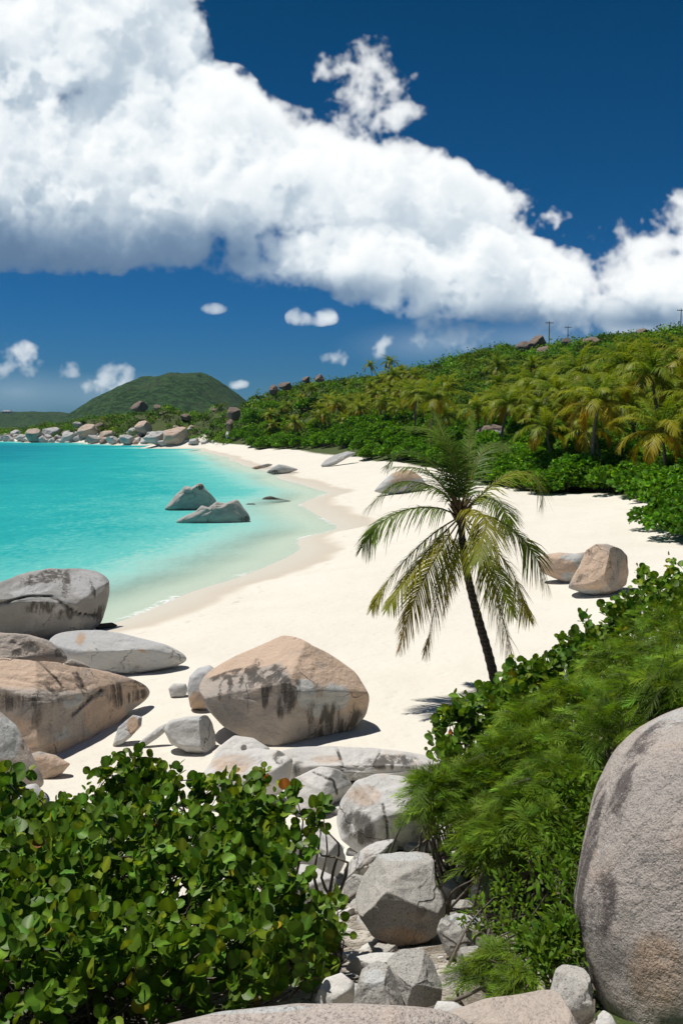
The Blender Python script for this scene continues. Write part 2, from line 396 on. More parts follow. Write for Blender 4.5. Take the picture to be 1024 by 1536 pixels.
def water_material():
    m, t = material('sea_water')
    geo = t.new('ShaderNodeNewGeometry'); P = geo.outputs['Position']
    d = t.attr('depth').outputs['Fac']
    mp = t.new('ShaderNodeMapping'); t.put(mp.inputs[0], P); mp.inputs['Scale'].default_value = (1, 0.55, 1); mp.inputs['Rotation'].default_value = (0, 0, R(-18))
    Q = mp.outputs[0]
    big = t.noise(P, 0.045, 4, 0.55, 0.6).outputs[0]; mid = t.noise(Q, 0.32, 4, 0.6).outputs[0]; rip = t.noise(Q, 2.0, 5, 0.62, 0.4).outputs[0]
    dd = t.math('MULTIPLY', d, t.math('ADD', 0.62, t.math('MULTIPLY', big, 0.75)))
    dd = t.math('ADD', dd, t.math('MULTIPLY', t.math('SUBTRACT', mid, 0.5), t.math('MULTIPLY', t.step(d, 0.1, 2.0), 1.5)))
    dd = t.math('ADD', dd, t.math('MULTIPLY', t.math('SUBTRACT', rip, 0.5), t.math('MULTIPLY', t.step(d, 0.1, 2.0), 2.4)))
    c = t.ramp(t.math('DIVIDE', dd, 8.0), [(0.0, (0.58, 0.62, 0.54)), (0.045, (0.40, 0.60, 0.53)), (0.12, (0.11, 0.45, 0.42)), (0.24, (0.014, 0.325, 0.33)), (0.45, (0.002, 0.205, 0.255)), (1.0, (0.001, 0.11, 0.18))])
    seaweed = t.step(t.noise(P, 0.06, 5, 0.6).outputs[0], 0.60, 0.72)
    c = t.mix(t.math('MULTIPLY', seaweed, t.step(d, 1.8, 3.2, 0, 0.45)), c, rgb(0.012, 0.12, 0.16))
    # foam where the last ripple runs out
    dn = t.math('ADD', d, t.math('MULTIPLY', t.math('SUBTRACT', t.noise(P, 0.7, 3, 0.6).outputs[0], 0.5), 0.10))
    edge = t.math('MULTIPLY', t.step(dn, -0.02, 0.0), t.step(dn, 0.055, 0.02))
    fo = t.math('MULTIPLY', edge, t.step(t.noise(P, 0.10, 3, 0.6).outputs[0], 0.46, 0.60, 0.12, 0.8))
    fo = t.math('MULTIPLY', fo, t.step(t.noise(P, 2.2, 5, 0.75).outputs[0], 0.40, 0.56))
    h = t.math('ADD', t.math('MULTIPLY', mid, 0.8), t.math('MULTIPLY', rip, 0.28))
    h = t.math('ADD', h, t.math('MULTIPLY', t.noise(Q, 7.0, 3, 0.6).outputs[0], 0.06))
    nb = bump(t, h, t.step(d, 0.0, 1.2, 0.15, 0.7), 0.40)
    df = t.new('ShaderNodeBsdfDiffuse'); t.put(df.inputs[0], c); t.put(df.inputs['Normal'], nb)
    gl = t.new('ShaderNodeBsdfGlossy'); gl.inputs['Roughness'].default_value = 0.16; t.put(gl.inputs['Normal'], nb)
    wm = t.new('ShaderNodeMixShader'); wm.inputs[0].default_value = 0.07; t.put(wm.inputs[1], df.outputs[0]); t.put(wm.inputs[2], gl.outputs[0]); w = wm.outputs[0]
    tr = t.new('ShaderNodeBsdfTransparent'); tr.inputs[0].default_value = rgb(0.86, 0.97, 0.95)
    a = t.step(dd, 0.0, 0.70, 0.04, 0.98)
    mx = t.new('ShaderNodeMixShader'); t.put(mx.inputs[0], a); t.put(mx.inputs[1], tr.outputs[0]); t.put(mx.inputs[2], w)
    foam = principled(t, rgb(0.8, 0.82, 0.8), 0.9, 0.2)
    m2 = t.new('ShaderNodeMixShader'); t.put(m2.inputs[0], fo); t.put(m2.inputs[1], mx.outputs[0]); t.put(m2.inputs[2], foam)
    finish(t, m2.outputs[0]); return m
def polar_grid(a0, a1, rs):
    th = np.concatenate([np.linspace(a0, -32, 30, endpoint=False), np.linspace(-32, 32, 360), np.linspace(32, a1, 31)[1:]])
    th = np.radians(th); A, Rr = np.meshgrid(th, rs)
    XY = np.c_[(np.sin(A) * Rr).ravel(), (np.cos(A) * Rr).ravel()]
    n, k = len(th), len(rs); i = np.arange((k - 1) * n).reshape(k - 1, n)[:, :-1].ravel()
    return XY, np.c_[i, i + 1, i + n + 1, i + n][:, ::-1]
def build_setting():
    XY, F = polar_grid(-179.9, 179.9, np.r_[0.05, np.geomspace(0.7, 1500, 300)])
    Z = height(XY)
    edge = np.linalg.norm(XY, axis=1); Z = np.where(edge > 1100, np.minimum(Z, -3), Z)
    veg = np.clip(0.5 + np.where(in_poly(XY, VEGPOLY), 1, -1) * line_dist(XY, VEGPOLY) / 3.0, 0, 1)
    veg = np.maximum(veg, np.clip((Z - 2.0) / 1.0, 0, 1) * (edge > 150))
    stony = np.exp(-((XY[:, 0] - 0.2) / 3.2) ** 2 - ((XY[:, 1] - 5) / 6.5) ** 2) * 1.2
    stony = np.maximum(stony, (edge < 4.5) * 1.0)
    stony = np.where((XY[:, 0] < -1.5) & (XY[:, 1] > 4), np.minimum(stony, 0.8), stony)
    veg = np.where((edge < 18) & (XY[:, 0] < 6) & (veg > 0), 0.7, veg)
    # dark humus under the sea grape in the left foreground
    veg = np.maximum(veg, np.exp(-((XY[:, 0] + 2.6) / 2.2) ** 4 - ((XY[:, 1] - 6) / 3.2) ** 4))
    g = obj('beach', mesh_np('beach', np.c_[XY, Z], F, ground_material(), attrs={'veg': veg, 'stony': stony})); g['kind'] = 'structure'
    XY, F = polar_grid(-100, 70, np.geomspace(18, 12000, 260))
    r = np.linalg.norm(XY, axis=1)
    dep = np.where(r < 1050, -height(XY), 9.0); dep = np.where(r > 700, np.maximum(dep, 6.0), dep)
    keep = (dep[F] > -0.6).any(1)
    s = obj('sea', mesh_np('sea', np.c_[XY, np.zeros(len(XY))], F[keep], water_material(), attrs={'depth': np.clip(dep, -1, 20)})); s['kind'] = 'structure'
build_setting()

# ------------------------------------------------------------------ granite
def granite(name, a, b, dark=(0.055, 0.048, 0.042), pale=(0.46, 0.47, 0.46), tan=(0.46, 0.31, 0.20), speck=0.35, lichen=0.5, scale=1.0, bumpd=0.03, wetline=False, grain=55):
    m, t = material(name)
    P = t.new('ShaderNodeTexCoord').outputs['Object']
    P = t.vmath('SCALE', P, scale=scale)
    oi = t.new('ShaderNodeObjectInfo').outputs['Random']
    P = t.vmath('ADD', P, t.vmath('SCALE', (31.0, 17.0, 9.0), scale=oi))
    n0 = t.noise(P, 0.7, 4, 0.55, 0.5).outputs[0]; n1 = t.noise(P, 2.6, 6, 0.62, 0.3).outputs[0]
    n2 = t.noise(P, 11, 5, 0.65).outputs[0]; n3 = t.noise(P, grain, 3, 0.7).outputs[0]
    st = t.new('ShaderNodeMapping'); t.put(st.inputs[0], P); st.inputs['Scale'].default_value = (5.5, 5.5, 0.55)
    streak = t.noise(st.outputs[0], 1.0, 5, 0.6, 0.5).outputs[0]
    c = t.mix(t.step(n0, 0.35, 0.65), rgb(*a), rgb(*b))
    mk = t.attr('mark').outputs['Color']; sp = t.new('ShaderNodeSeparateColor'); t.put(sp.inputs[0], mk)
    rag = t.math('ADD', t.math('MULTIPLY', t.math('SUBTRACT', n1, 0.5), 1.5), t.math('MULTIPLY', t.math('SUBTRACT', n2, 0.5), 0.8))
    tanf = t.step(t.math('MULTIPLY', sp.outputs[2], t.math('ADD', 0.9, t.math('MULTIPLY', rag, 0.8))), 0.2, 0.65)
    c = t.mix(t.math('MULTIPLY', tanf, 0.85), c, rgb(*tan))
    palef = t.step(t.math('MULTIPLY', sp.outputs[1], t.math('ADD', 0.9, t.math('MULTIPLY', rag, 1.6))), 0.35, 0.6)
    c = t.mix(t.math('MULTIPLY', palef, 0.9), c, rgb(*pale))
    # weathering: rust blush, grey film, black lichen
    c = t.mix(t.step(n1, 0.56, 0.72, 0, 0.40), c, rgb(a[0] * 1.05, a[1] * 0.84, a[2] * 0.68))
    c = t.mix(t.step(t.noise(P, 1.6, 5, 0.6).outputs[0], 0.56, 0.68, 0, 0.40), c, rgb(*(0.5 * v + 0.12 for v in b)))
    stain_shade_f = t.math('MULTIPLY', sp.outputs[0], t.math('ADD', 0.62, t.math('ADD', t.math('MULTIPLY', t.math('SUBTRACT', streak, 0.5), 3.2), t.math('ADD', t.math('MULTIPLY', rag, 0.35), t.math('MULTIPLY', t.math('SUBTRACT', n3, 0.5), 0.9)))))
    c = t.mix(t.step(stain_shade_f, 0.18, 0.75, 0, 0.88), c, rgb(*dark))  # drip stains, and the shade painted on some rock flanks
    li = t.math('ADD', t.math('MULTIPLY', n2, 0.65), t.math('MULTIPLY', n0, 0.5))
    c = t.mix(t.math('MULTIPLY', t.step(li, 0.64, 0.74), lichen), c, rgb(dark[0] * 1.6, dark[1] * 1.6, dark[2] * 1.6))
    c = t.mix(t.math('MULTIPLY', t.step(n3, 0.52, 0.68), speck), c, rgb(dark[0] * 1.8, dark[1] * 1.8, dark[2] * 1.8))
    c = t.mix(t.math('MULTIPLY', t.step(n3, 0.44, 0.32), speck * 0.6), c, rgb(0.58, 0.56, 0.53))
    # hairline joints in the stone
    vo = t.new('ShaderNodeTexVoronoi', feature='DISTANCE_TO_EDGE'); t.put(vo.inputs['Vector'], t.vmath('ADD', P, t.vmath('SCALE', t.noise(P, 1.3, 4, 0.6).outputs['Color'], scale=0.9))); vo.inputs['Scale'].default_value = 0.55
    crk = t.math('MULTIPLY', t.step(vo.outputs['Distance'], 0.012, 0.002), t.step(n0, 0.47, 0.58))
    c = t.mix(t.math('MULTIPLY', crk, 0.55), c, rgb(*dark))
    h = t.math('ADD', t.math('MULTIPLY', n1, 1.2), t.math('ADD', t.math('MULTIPLY', n2, 0.55), t.math('MULTIPLY', n3, 0.16)))
    h = t.math('SUBTRACT', h, t.math('MULTIPLY', crk, 0.6))
    nb = bump(t, h, 0.75, bumpd)
    finish(t, principled(t, c, 0.88, 0.25, nb)); return m
G = dict(
    tan=granite('tan_granite', (0.44, 0.375, 0.32), (0.35, 0.315, 0.285), speck=0.30, lichen=0.32, bumpd=0.08, tan=(0.58, 0.425, 0.315)),
    pale=granite('pale_granite', (0.46, 0.465, 0.47), (0.50, 0.49, 0.47), speck=0.22, lichen=0.25, bumpd=0.045),
    white=granite('bleached_granite', (0.58, 0.56, 0.53), (0.50, 0.49, 0.475), speck=0.30, lichen=0.40, bumpd=0.03),
    grey=granite('dark_grey_granite', (0.25, 0.245, 0.235), (0.36, 0.355, 0.345), speck=0.30, lichen=0.7, bumpd=0.06, pale=(0.42, 0.42, 0.42)),
    rough=granite('rough_grey_granite', (0.42, 0.40, 0.37), (0.35, 0.335, 0.31), speck=0.85, lichen=0.30, bumpd=0.035, grain=85),
    big=granite('coarse_brown_granite', (0.45, 0.39, 0.345), (0.385, 0.345, 0.315), speck=0.75, lichen=0.35, bumpd=0.08, grain=75, dark=(0.075, 0.06, 0.058)),
    sea=granite('sea_washed_granite', (0.34, 0.33, 0.305), (0.44, 0.42, 0.39), speck=0.3, lichen=0.8, bumpd=0.10, pale=(0.40, 0.38, 0.35)),
    dark=granite('wet_dark_granite', (0.06, 0.055, 0.045), (0.09, 0.08, 0.06), speck=0.3, lichen=0.4, bumpd=0.05),
    brown=granite('rusty_brown_granite', (0.21, 0.155, 0.125), (0.155, 0.125, 0.11), speck=0.2, lichen=0.8, bumpd=0.25, scale=0.22),
    far=granite('shore_granite', (0.52, 0.51, 0.50), (0.42, 0.41, 0.40), speck=0.15, lichen=0.6, bumpd=0.30, scale=0.2),
    fartan=granite('tan_shore_granite', (0.54, 0.39, 0.30), (0.46, 0.38, 0.32), speck=0.15, lichen=0.5, bumpd=0.30, scale=0.2))
import bmesh
_ico = {}
def ico(k):
    if k not in _ico:
        b = bmesh.new(); bmesh.ops.create_icosphere(b, subdivisions=k, radius=1.0)
        b.verts.ensure_lookup_table()
        _ico[k] = (np.array([v.co[:] for v in b.verts]), np.array([[v.index for v in f.verts] for f in b.faces])); b.free()
    return _ico[k]
Yg = None
def polar_outline(P, c):
    """radius of a traced outline for every degree about its centre"""
    P = np.asarray(P, float) - c; Q = np.roll(P, -1, 0); s = np.linspace(0, 1, 80)[:, None, None]
    L = (P[None] * (1 - s) + Q[None] * s).reshape(-1, 2)
    a = np.degrees(np.arctan2(L[:, 1], L[:, 0])) % 360; r = np.linalg.norm(L, axis=1)
    out = np.zeros(360)
    np.maximum.at(out, a.astype(int) % 360, r)
    bad = out == 0
    out[bad] = np.interp(np.flatnonzero(bad), np.flatnonzero(~bad), out[~bad], period=360)
    k = np.exp(-0.5 * (np.arange(-7, 8) / 2.4) ** 2); k /= k.sum()
    return np.convolve(np.r_[out[-7:], out, out[:7]], k, 'valid')
def rock(label, px, kind, Y=None, lv=5, deep=0.75, cuts=(), rough=0.035, facet=0.05, stain_shade=(), pale=(), tan=(), cracks=(), dents=(), foot=None, back=0.45, name='boulder', cat='boulder', group=None, flat=0.85, seed=None, blocky=None, slant=0.0):
    px = np.array([(x, -y) for x, y in px], float)
    c = (px.min(0) + px.max(0)) / 2
    rad = polar_outline(px, c); Rm = rad.mean()
    if Y is None:
        b = px[px[:, 1].argmin()] if foot is None else np.array((foot[0], -foot[1]))
        Pg = hit(b[0], -b[1]); Y = Pg[1] + back * deep * Rm * Pg[1] / FPX
    if Yg is not None: Yg.append((label, round(float(Y), 2), [round(float(hit(b_[0], -b_[1])[1]), 2) for b_ in (px[px[:, 1].argmin()],)]))
    C = at(c[0], -c[1], Y); fwd = C - CC; dist = fwd @ CF; fwd = fwd / np.linalg.norm(fwd)
    mpp = dist / FPX; right = np.cross(fwd, (0, 0, 1)); right /= np.linalg.norm(right); up = np.cross(right, fwd)
    S, F = ico(lv); sd = seed if seed is not None else (len(label) * 7.3 + c[0] * 0.13 + c[1] * 0.07)
    rho = np.hypot(S[:, 0], S[:, 1]); th = np.degrees(np.arctan2(S[:, 1], S[:, 0])) % 360
    rr = np.interp(th, np.arange(361), np.r_[rad, rad[:1]]) / Rm
    e = rho ** flat
    q = np.c_[rr * e * S[:, 0] / np.maximum(rho, 1e-6), rr * e * S[:, 1] / np.maximum(rho, 1e-6), np.sign(S[:, 2]) * np.abs(S[:, 2]) ** 0.8 * deep]
    if blocky is None: blocky = 4 if kind in ('white', 'rough') and lv >= 4 else 0
    rb = np.random.default_rng(int(sd * 1000) % 2 ** 31)
    for _ in range(blocky):
        v = rb.normal(size=3) * (.8, .7, .3) + (0, .15, 1.1); cuts = list(cuts) + [(*v, rb.uniform(.50, .66), .018)]
    for n in cuts:                                        # fracture faces: (nx, ny, nz, distance[, softness])
        v = np.array(n[:3], float); v /= np.linalg.norm(v); dd = q @ v - n[3]; soft = n[4] if len(n) > 4 else 0.04
        over = np.where(dd > soft, dd, np.where(dd > -soft, (dd + soft) ** 2 / (4 * soft), 0))
        q = q - v * over[:, None] * 0.97
    nrm = S / np.linalg.norm(S, axis=1)[:, None]
    o = sd * np.array((1.7, 3.1, 0.9))
    disp = rough * 1.6 * fbm(S * 1.6 + o, 5, 0.55) + facet * (np.abs(perlin(S * 2.2 + o + 9)) - 0.2) * 1.2
    edge = np.clip(np.abs(S[:, 2]) * 3, 0.35, 1)
    q = q + nrm * (disp * edge)[:, None]
    X = q[:, 0] * Rm + c[0]; Yp = -(q[:, 1] * Rm + c[1]); front = S[:, 2] > -0.35
    mark = np.zeros((len(S), 3))
    for ch, lst in ((0, stain_shade), (1, pale), (2, tan)):  # stains and painted shade share the first channel
        for e_ in lst:
            ex, ey, ra, rb = e_[:4]; ro = R(e_[4]) if len(e_) > 4 else 0; k = e_[5] if len(e_) > 5 else 1.0
            dx, dy = X - ex, Yp - ey; a = (dx * math.cos(ro) + dy * math.sin(ro)) / ra; b = (-dx * math.sin(ro) + dy * math.cos(ro)) / rb
            mark[:, ch] = np.maximum(mark[:, ch], np.clip(1.35 - (a * a + b * b), 0, 1) * front * k)
    for pts, wd, dp in cracks:                            # (polyline in photo pixels, half width, depth)
        L = line_dist(np.c_[X, Yp], pts); g = np.clip(1 - L / wd, 0, 1) * front
        q = q - np.array((0, 0, 1.0)) * (g * dp)[:, None]; mark[:, 0] = np.maximum(mark[:, 0], np.clip(g * 2.2, 0, 1))
    for dx_, dy_, r_, dp in dents:
        g = np.exp(-(((X - dx_) / r_) ** 2 + ((Yp - dy_) / r_) ** 2)) * front; q = q - np.array((0, 0, 1.0)) * (g * dp)[:, None]
    s = Rm * mpp
    W = (q[:, :1] * right + q[:, 1:2] * up - q[:, 2:] * fwd) * s
    W += fwd * (slant * np.maximum(q[:, :1] + .2, 0) * s)        # the far end of a long outcrop recedes
    me = mesh_np(name, W, F, G[kind])
    M = np.ones((len(W), 4), np.float32); M[:, :3] = mark
    a = me.color_attributes.new('mark', 'FLOAT_COLOR', 'POINT'); a.data.foreach_set('color', M.ravel())
    o_ = obj(name, me, loc=C)
    return tag(o_, label, cat, group)

def build_rocks():
    # --- the big boulder at the foot of the beach and its neighbours
    rock('huge tan boulder with dark streaked overhang resting on pale slabs', [(298,1030),(305,1015),(318,1002),(345,985),(385,965),(412,953),(426,949),(445,956),(500,984),(535,1010),(556,1048),(550,1075),(520,1103),(495,1119),(455,1122),(405,1118),(370,1106),(335,1086),(310,1058)],
         'tan', Y=19.6, lv=6, deep=0.85, cuts=[(-0.28, 0.74, 0.60, 0.47, 0.015), (0.42, 0.55, 0.72, 0.56, 0.03), (-0.22, -0.22, 0.95, 0.60, 0.03), (0.42, -0.42, 0.80, 0.62, 0.05)], rough=0.02, facet=0.03, seed=4,
         stain_shade=[(350,1010,46,7,-14,.9),(385,1012,14,26,4,1),(398,1030,8,34,0,1),(416,1020,20,24,0,1),(347,1030,5,24,0,1),(333,1036,4,18,0,.9),(364,1024,4,20,0,.9),(432,1045,16,34,20,1),(500,1082,44,30,-25,1),(528,1078,20,12,-30,.9),(470,1072,16,26,-15,.7)],
         pale=[(458,1040,17,26,-12),(474,1060,24,16,35,.8),(503,1046,20,24,-35),(498,1100,26,8,-20,.4)], tan=[(395,978,110,24,-16),(470,985,56,46,20),(530,1030,44,50,50),(450,1005,20,30,0,.8)])
    rock('grey rounded rock tucked against the left side of the huge tan boulder', [(281,1032),(285,1014),(297,1002),(315,998),(330,1010),(325,1050),(310,1064),(286,1061)], 'pale', Y=21.5, lv=5, deep=0.8, tan=[(297,1050,16,14)])
    rock('small square pale stone on the sand left of the huge tan boulder', [(253,1032),(260,1025),(279,1026),(282,1036),(277,1046),(256,1045)], 'pale', lv=4)
    rock('blocky grey stone with a dark broken end under the huge tan boulder', [(246,1092),(254,1080),(280,1075),(312,1074),(322,1080),(336,1104),(330,1126),(306,1130),(280,1127),(256,1113)], 'pale', lv=5, cuts=[(0.85, 0.1, 0.5, 0.50, 0.015), (-0.1, 0.1, 1, 0.55)], stain_shade=[(322,1104,10,28,0,.6)])  # dark mark on the right face paints the big boulder's shadow
    rock('flat sliver of grey stone lying half buried beside the blocky stone', [(203,1119),(214,1108),(240,1090),(252,1086),(249,1098),(236,1108),(214,1121)], 'pale', lv=4, deep=0.5)
    rock('leaning pale slab propped against the long tan outcrop', [(169,1118),(178,1090),(200,1073),(213,1077),(212,1090),(196,1106),(180,1117)], 'pale', lv=5, cuts=[(-0.2, 0.3, 1, 0.45)], tan=[(200,1090,10,14)], stain_shade=[(210,1084,4,8)])
    rock('long tan outcrop with dark stained cracks at the left edge', [(-90,1000),(-40,980),(0,976),(50,986),(105,996),(150,1005),(205,1022),(235,1036),(248,1049),(232,1062),(205,1076),(182,1096),(168,1118),(140,1136),(105,1144),(60,1136),(10,1132),(-60,1140)],
         'tan', Y=18.5, slant=1.1, lv=6, deep=0.55, cuts=[(0.05, 0.75, 0.66, 0.37, 0.04), (0.30, -0.2, 0.93, 0.42, 0.04), (-0.5, -0.15, 0.85, 0.50, 0.05)], rough=0.03, facet=0.05,
         stain_shade=[(8,1048,14,20,0,1),(30,1050,50,14,0,.75),(60,1060,26,40,0,.5),(80,1038,10,26,-15,.8),(122,1030,8,26,-25,.9),(178,1050,18,26,-10,.85),(215,1054,34,11,-12,1),(125,1092,8,34,10,.55),(98,1050,8,40,-10,.4)],
         cracks=[([(106,1076),(128,1058),(155,1039)], 4, 0.07), ([(60,990),(85,1018),(95,1034)], 2.2, 0.03), ([(118,1010),(130,1040)], 2.5, 0.03), ([(75,1080),(72,1130)], 2.0, 0.04)],
         pale=[(110,1055,22,12,-20,.7),(90,1100,26,14,0,.6)], tan=[(110,1125,60,16,0,1),(160,1080,40,34,0,.9),(60,1010,170,26,8,.9),(200,1045,50,20,15,.8),(20,1100,60,40,0,.6)])
    rock('weathered tan cap rock sitting on top of the long tan outcrop', [(-70,962),(-30,952),(0,948),(40,953),(70,964),(92,982),(99,996),(80,1006),(50,1006),(0,1002),(-70,1004)], 'tan', Y=19.9, lv=6, deep=0.8, dents=[(30,978,12,.10)], stain_shade=[(45,972,22,10,30,1),(28,980,16,7,0,1),(85,985,12,8,0,.8)], cuts=[(0, .5, .8, .55)])
    rock('thin flat chip of stone between cap rock and pale slab', [(96,994),(108,988),(128,996),(136,1004),(110,1003)], 'tan', Y=20.6, lv=4)
    rock('pale tan rounded boulder cut by the left edge above the bush', [(-80,1075),(-30,1066),(2,1070),(24,1092),(40,1125),(58,1166),(62,1185),(20,1200),(-80,1200)], 'tan', Y=15.5, lv=6, deep=0.8, pale=[(10,1110,24,34),(0,1090,40,12)], rough=0.025)
    rock('small rusty wedge of stone between the two tan rocks on the left', [(44,1130),(60,1126),(84,1134),(105,1149),(92,1162),(62,1174),(50,1158)], 'tan', Y=16.8, lv=5, tan=[(75,1150,40,20)])
    rock('low grey stone at the left edge just above the bush', [(0,1196),(20,1180),(55,1178),(70,1200),(40,1230),(0,1230)], 'pale', lv=4)
    rock('large dark grey boulder with a long crack at the water edge', [(-80,900),(-40,884),(0,873),(35,859),(75,850),(120,849),(148,855),(162,872),(165,895),(158,920),(152,940),(120,958),(75,966),(30,962),(0,955),(-80,960)],
         'grey', Y=33.5, lv=6, deep=0.7, cuts=[(0.1, 0.8, 0.6, 0.42, .06), (0.75, -.25, .6, 1.02, .05), (-0.05, -0.45, 0.9, .50, .04)], rough=0.028,
         stain_shade=[(70,866,40,11,-12,.9),(98,880,7,26,10,1),(60,912,26,12,0,.9),(95,925,18,10,0,.8),(135,885,5,20,-12,.8),(150,930,16,18,0,.9)], pale=[(128,880,30,26,0,.85),(50,885,40,10,-10,.7),(85,912,20,12,0,.6)],  # last dark mark paints shade under the right overhang; the rest are stains
         cracks=[([(-40,908),(0,903),(45,895),(75,897),(88,906),(112,924),(140,929)], 2.6, 0.09)], dents=[(158,878,7,.06)], tan=[(60,955,70,9,0,.4)])
    rock('pale grey rock at the left edge in front of the dark grey boulder', [(-60,930),(-20,916),(2,922),(16,945),(10,955),(-60,960)], 'pale', lv=4)
    rock('small dark wet stone beside the dark grey boulder', [(140,941),(150,935),(168,934),(177,939),(168,943),(148,944)], 'dark', Y=34.5, lv=4)
    rock('long smooth pale grey slab on the sand behind the tan outcrop', [(76,958),(90,946),(120,942),(152,943),(180,949),(215,960),(250,971),(272,984),(282,994),(268,1001),(240,1006),(200,1012),(160,1006),(120,998),(92,985)],
         'pale', lv=6, deep=0.55, cuts=[(0.02, 0.72, 0.69, 0.36, .05), (0.0, -0.35, 0.94, 0.46, .03)], rough=0.02, facet=0.02, tan=[(124,956,8,12,20,.7),(212,978,9,3,25,.7)], stain_shade=[(185,1000,34,8,8,.45)])
    # --- slabs and rocks of the gully
    rock('pale pointed slab under the huge tan boulder', [(316,1142),(328,1120),(352,1103),(380,1108),(405,1124),(400,1150),(360,1160),(325,1156)], 'white', blocky=0, back=-0.08, lv=5, cuts=[(0, .7, .7, .5)], stain_shade=[(366,1122,6,5)])
    rock('broad cream slab at the head of the gully beneath the boulder', [(300,1165),(316,1142),(345,1128),(385,1124),(420,1128),(440,1142),(432,1180),(400,1205),(330,1200)], 'white', blocky=0, back=-0.08, lv=6, deep=0.7, cuts=[(-.1, .75, .65, .45)], stain_shade=[(418,1140,12,14,0,.8)], tan=[(350,1145,40,18,0,.5)])
    rock('wide pale slab with dark streaks right of the cream slab', [(408,1134),(440,1124),(500,1120),(560,1122),(610,1128),(660,1136),(672,1150),(640,1168),(590,1176),(530,1170),(470,1178),(425,1176)], 'white', blocky=0, back=-0.08, lv=6, deep=0.8, cuts=[(0.05, .72, .68, .30, .03), (.1, -.2, 1, .42, .03)], cracks=[([(505,1124),(515,1150),(500,1175)], 3, .05), ([(570,1126),(560,1150)], 2, .03)], stain_shade=[(590,1143,44,13,0,.95),(440,1150,18,20,30,.6)], tan=[(490,1140,30,8,0,.5)])
    rock('cracked grey slab stepping down below the wide pale slab', [(420,1192),(440,1168),(480,1150),(512,1156),(534,1178),(528,1205),(495,1218),(450,1216)], 'white', back=-0.08, lv=5, cuts=[(-.1, .6, .75, .45)], stain_shade=[(520,1168,10,8,0,.6)], cracks=[([(470,1160),(500,1172),(505,1190)], 2.5, .06)])
    rock('round cream rock with a dark stained belly in the gully', [(502,1232),(508,1202),(532,1174),(566,1161),(606,1166),(634,1190),(652,1230),(650,1262),(610,1268),(580,1262),(540,1278),(512,1260)], 'white', back=-0.08, lv=6, deep=0.8, cuts=[(-.25, .68, .68, .62, .06), (-.35, -.4, .85, .62, .04)], stain_shade=[(538,1240,34,24,35,.95),(518,1215,8,22,20,.6),(632,1240,24,26,0,.6)], tan=[(545,1195,34,20,0,.5)], cracks=[([(574,1208),(580,1232),(582,1258)], 3, .06)])  # belly and left marks are stains; the lower right one is painted shade
    rock('sloping white slab left of the round cream rock', [(425,1275),(436,1248),(462,1232),(490,1246),(512,1268),(528,1290),(505,1312),(470,1322),(435,1312)], 'white', back=-0.08, lv=5, deep=0.6, cuts=[(.3, .65, .7, .42)], stain_shade=[(475,1272,26,5,35,.6)])
    rock('low white slab half hidden by the round-leaved bush', [(395,1312),(425,1290),(470,1300),(505,1318),(500,1352),(455,1372),(405,1360)], 'white', back=-0.08, lv=5, deep=0.6, cuts=[(.1, .8, .6, .42)])
    rock('white wedge of stone leaning over a dark gap in the gully', [(510,1304),(530,1284),(562,1262),(594,1254),(608,1262),(600,1284),(566,1298),(540,1318),(516,1318)], 'white', back=-0.08, lv=5, cuts=[(-.1, .8, .55, .42, .02), (.75, -.1, .65, .55, .02)], deep=.7)
    rock('blunt dark stone in the gap beneath the white wedge', [(514,1326),(530,1312),(552,1316),(556,1340),(535,1352),(516,1345)], 'rough', back=-0.08, lv=4)
    rock('big rough grey boulder with a flat top in the middle of the gully', [(530,1350),(534,1315),(545,1295),(566,1284),(600,1279),(640,1280),(650,1290),(652,1322),(668,1352),(664,1388),(640,1406),(600,1414),(560,1402),(540,1376)],
         'rough', back=0.12, blocky=2, lv=6, deep=0.85, cuts=[(-.05, .8, .6, .62, .03), (-.05, -.5, .86, .60, .03), (.2, .12, 1, .72, .06)], rough=0.035, facet=0.05, dents=[(575,1335,18,.05),(612,1330,16,.06)], tan=[(600,1400,50,16,0,.6)], pale=[(600,1288,50,9,0,.7)])
    rock('rounded grey rock at the right side of the rough grey boulder', [(654,1400),(660,1382),(684,1372),(714,1376),(736,1394),(732,1420),(704,1436),(672,1434)], 'rough', back=-0.08, lv=5, pale=[(690,1380,30,8)], stain_shade=[(705,1392,8,12,0,.5)])
    rock('small brown-grey rock under the feathery shrub below the rounded rock', [(676,1442),(690,1424),(716,1420),(738,1440),(730,1466),(700,1470)], 'rough', back=-0.08, lv=5)
    rock('cracked grey block at the bottom, left half of the split pair', [(527,1530),(532,1490),(542,1458),(566,1444),(584,1452),(596,1478),(606,1502),(606,1535)], 'rough', back=-0.08, lv=6, cuts=[(-.1, .65, .75, .6, .03), (.2, -.1, 1, .6)], pale=[(560,1470,22,18,0,.6)], deep=.8)
    rock('cracked brown-grey block at the bottom, right half of the split pair', [(578,1446),(600,1428),(628,1426),(648,1440),(662,1472),(664,1504),(640,1522),(614,1520),(600,1492)], 'rough', back=-0.08, lv=6, cuts=[(.1, .6, .8, .62, .03), (.5, -.5, .7, .55, .03)], deep=.8)
    rock('flat white stone behind the split pair of blocks', [(512,1458),(530,1438),(566,1426),(600,1424),(606,1434),(575,1448),(545,1466)], 'white', back=-0.08, lv=5, deep=.5, cuts=[(0, .8, .6, .3)])
    rock('white stone peeping out under the bush left of the split blocks', [(470,1500),(486,1470),(512,1462),(532,1476),(530,1512),(500,1525)], 'white', back=-0.08, lv=4)
    rock('white shard lying at the foot of the split blocks', [(640,1536),(655,1506),(680,1505),(715,1520),(700,1550),(650,1552)], 'white', blocky=0, back=-0.08, lv=4, deep=.5)
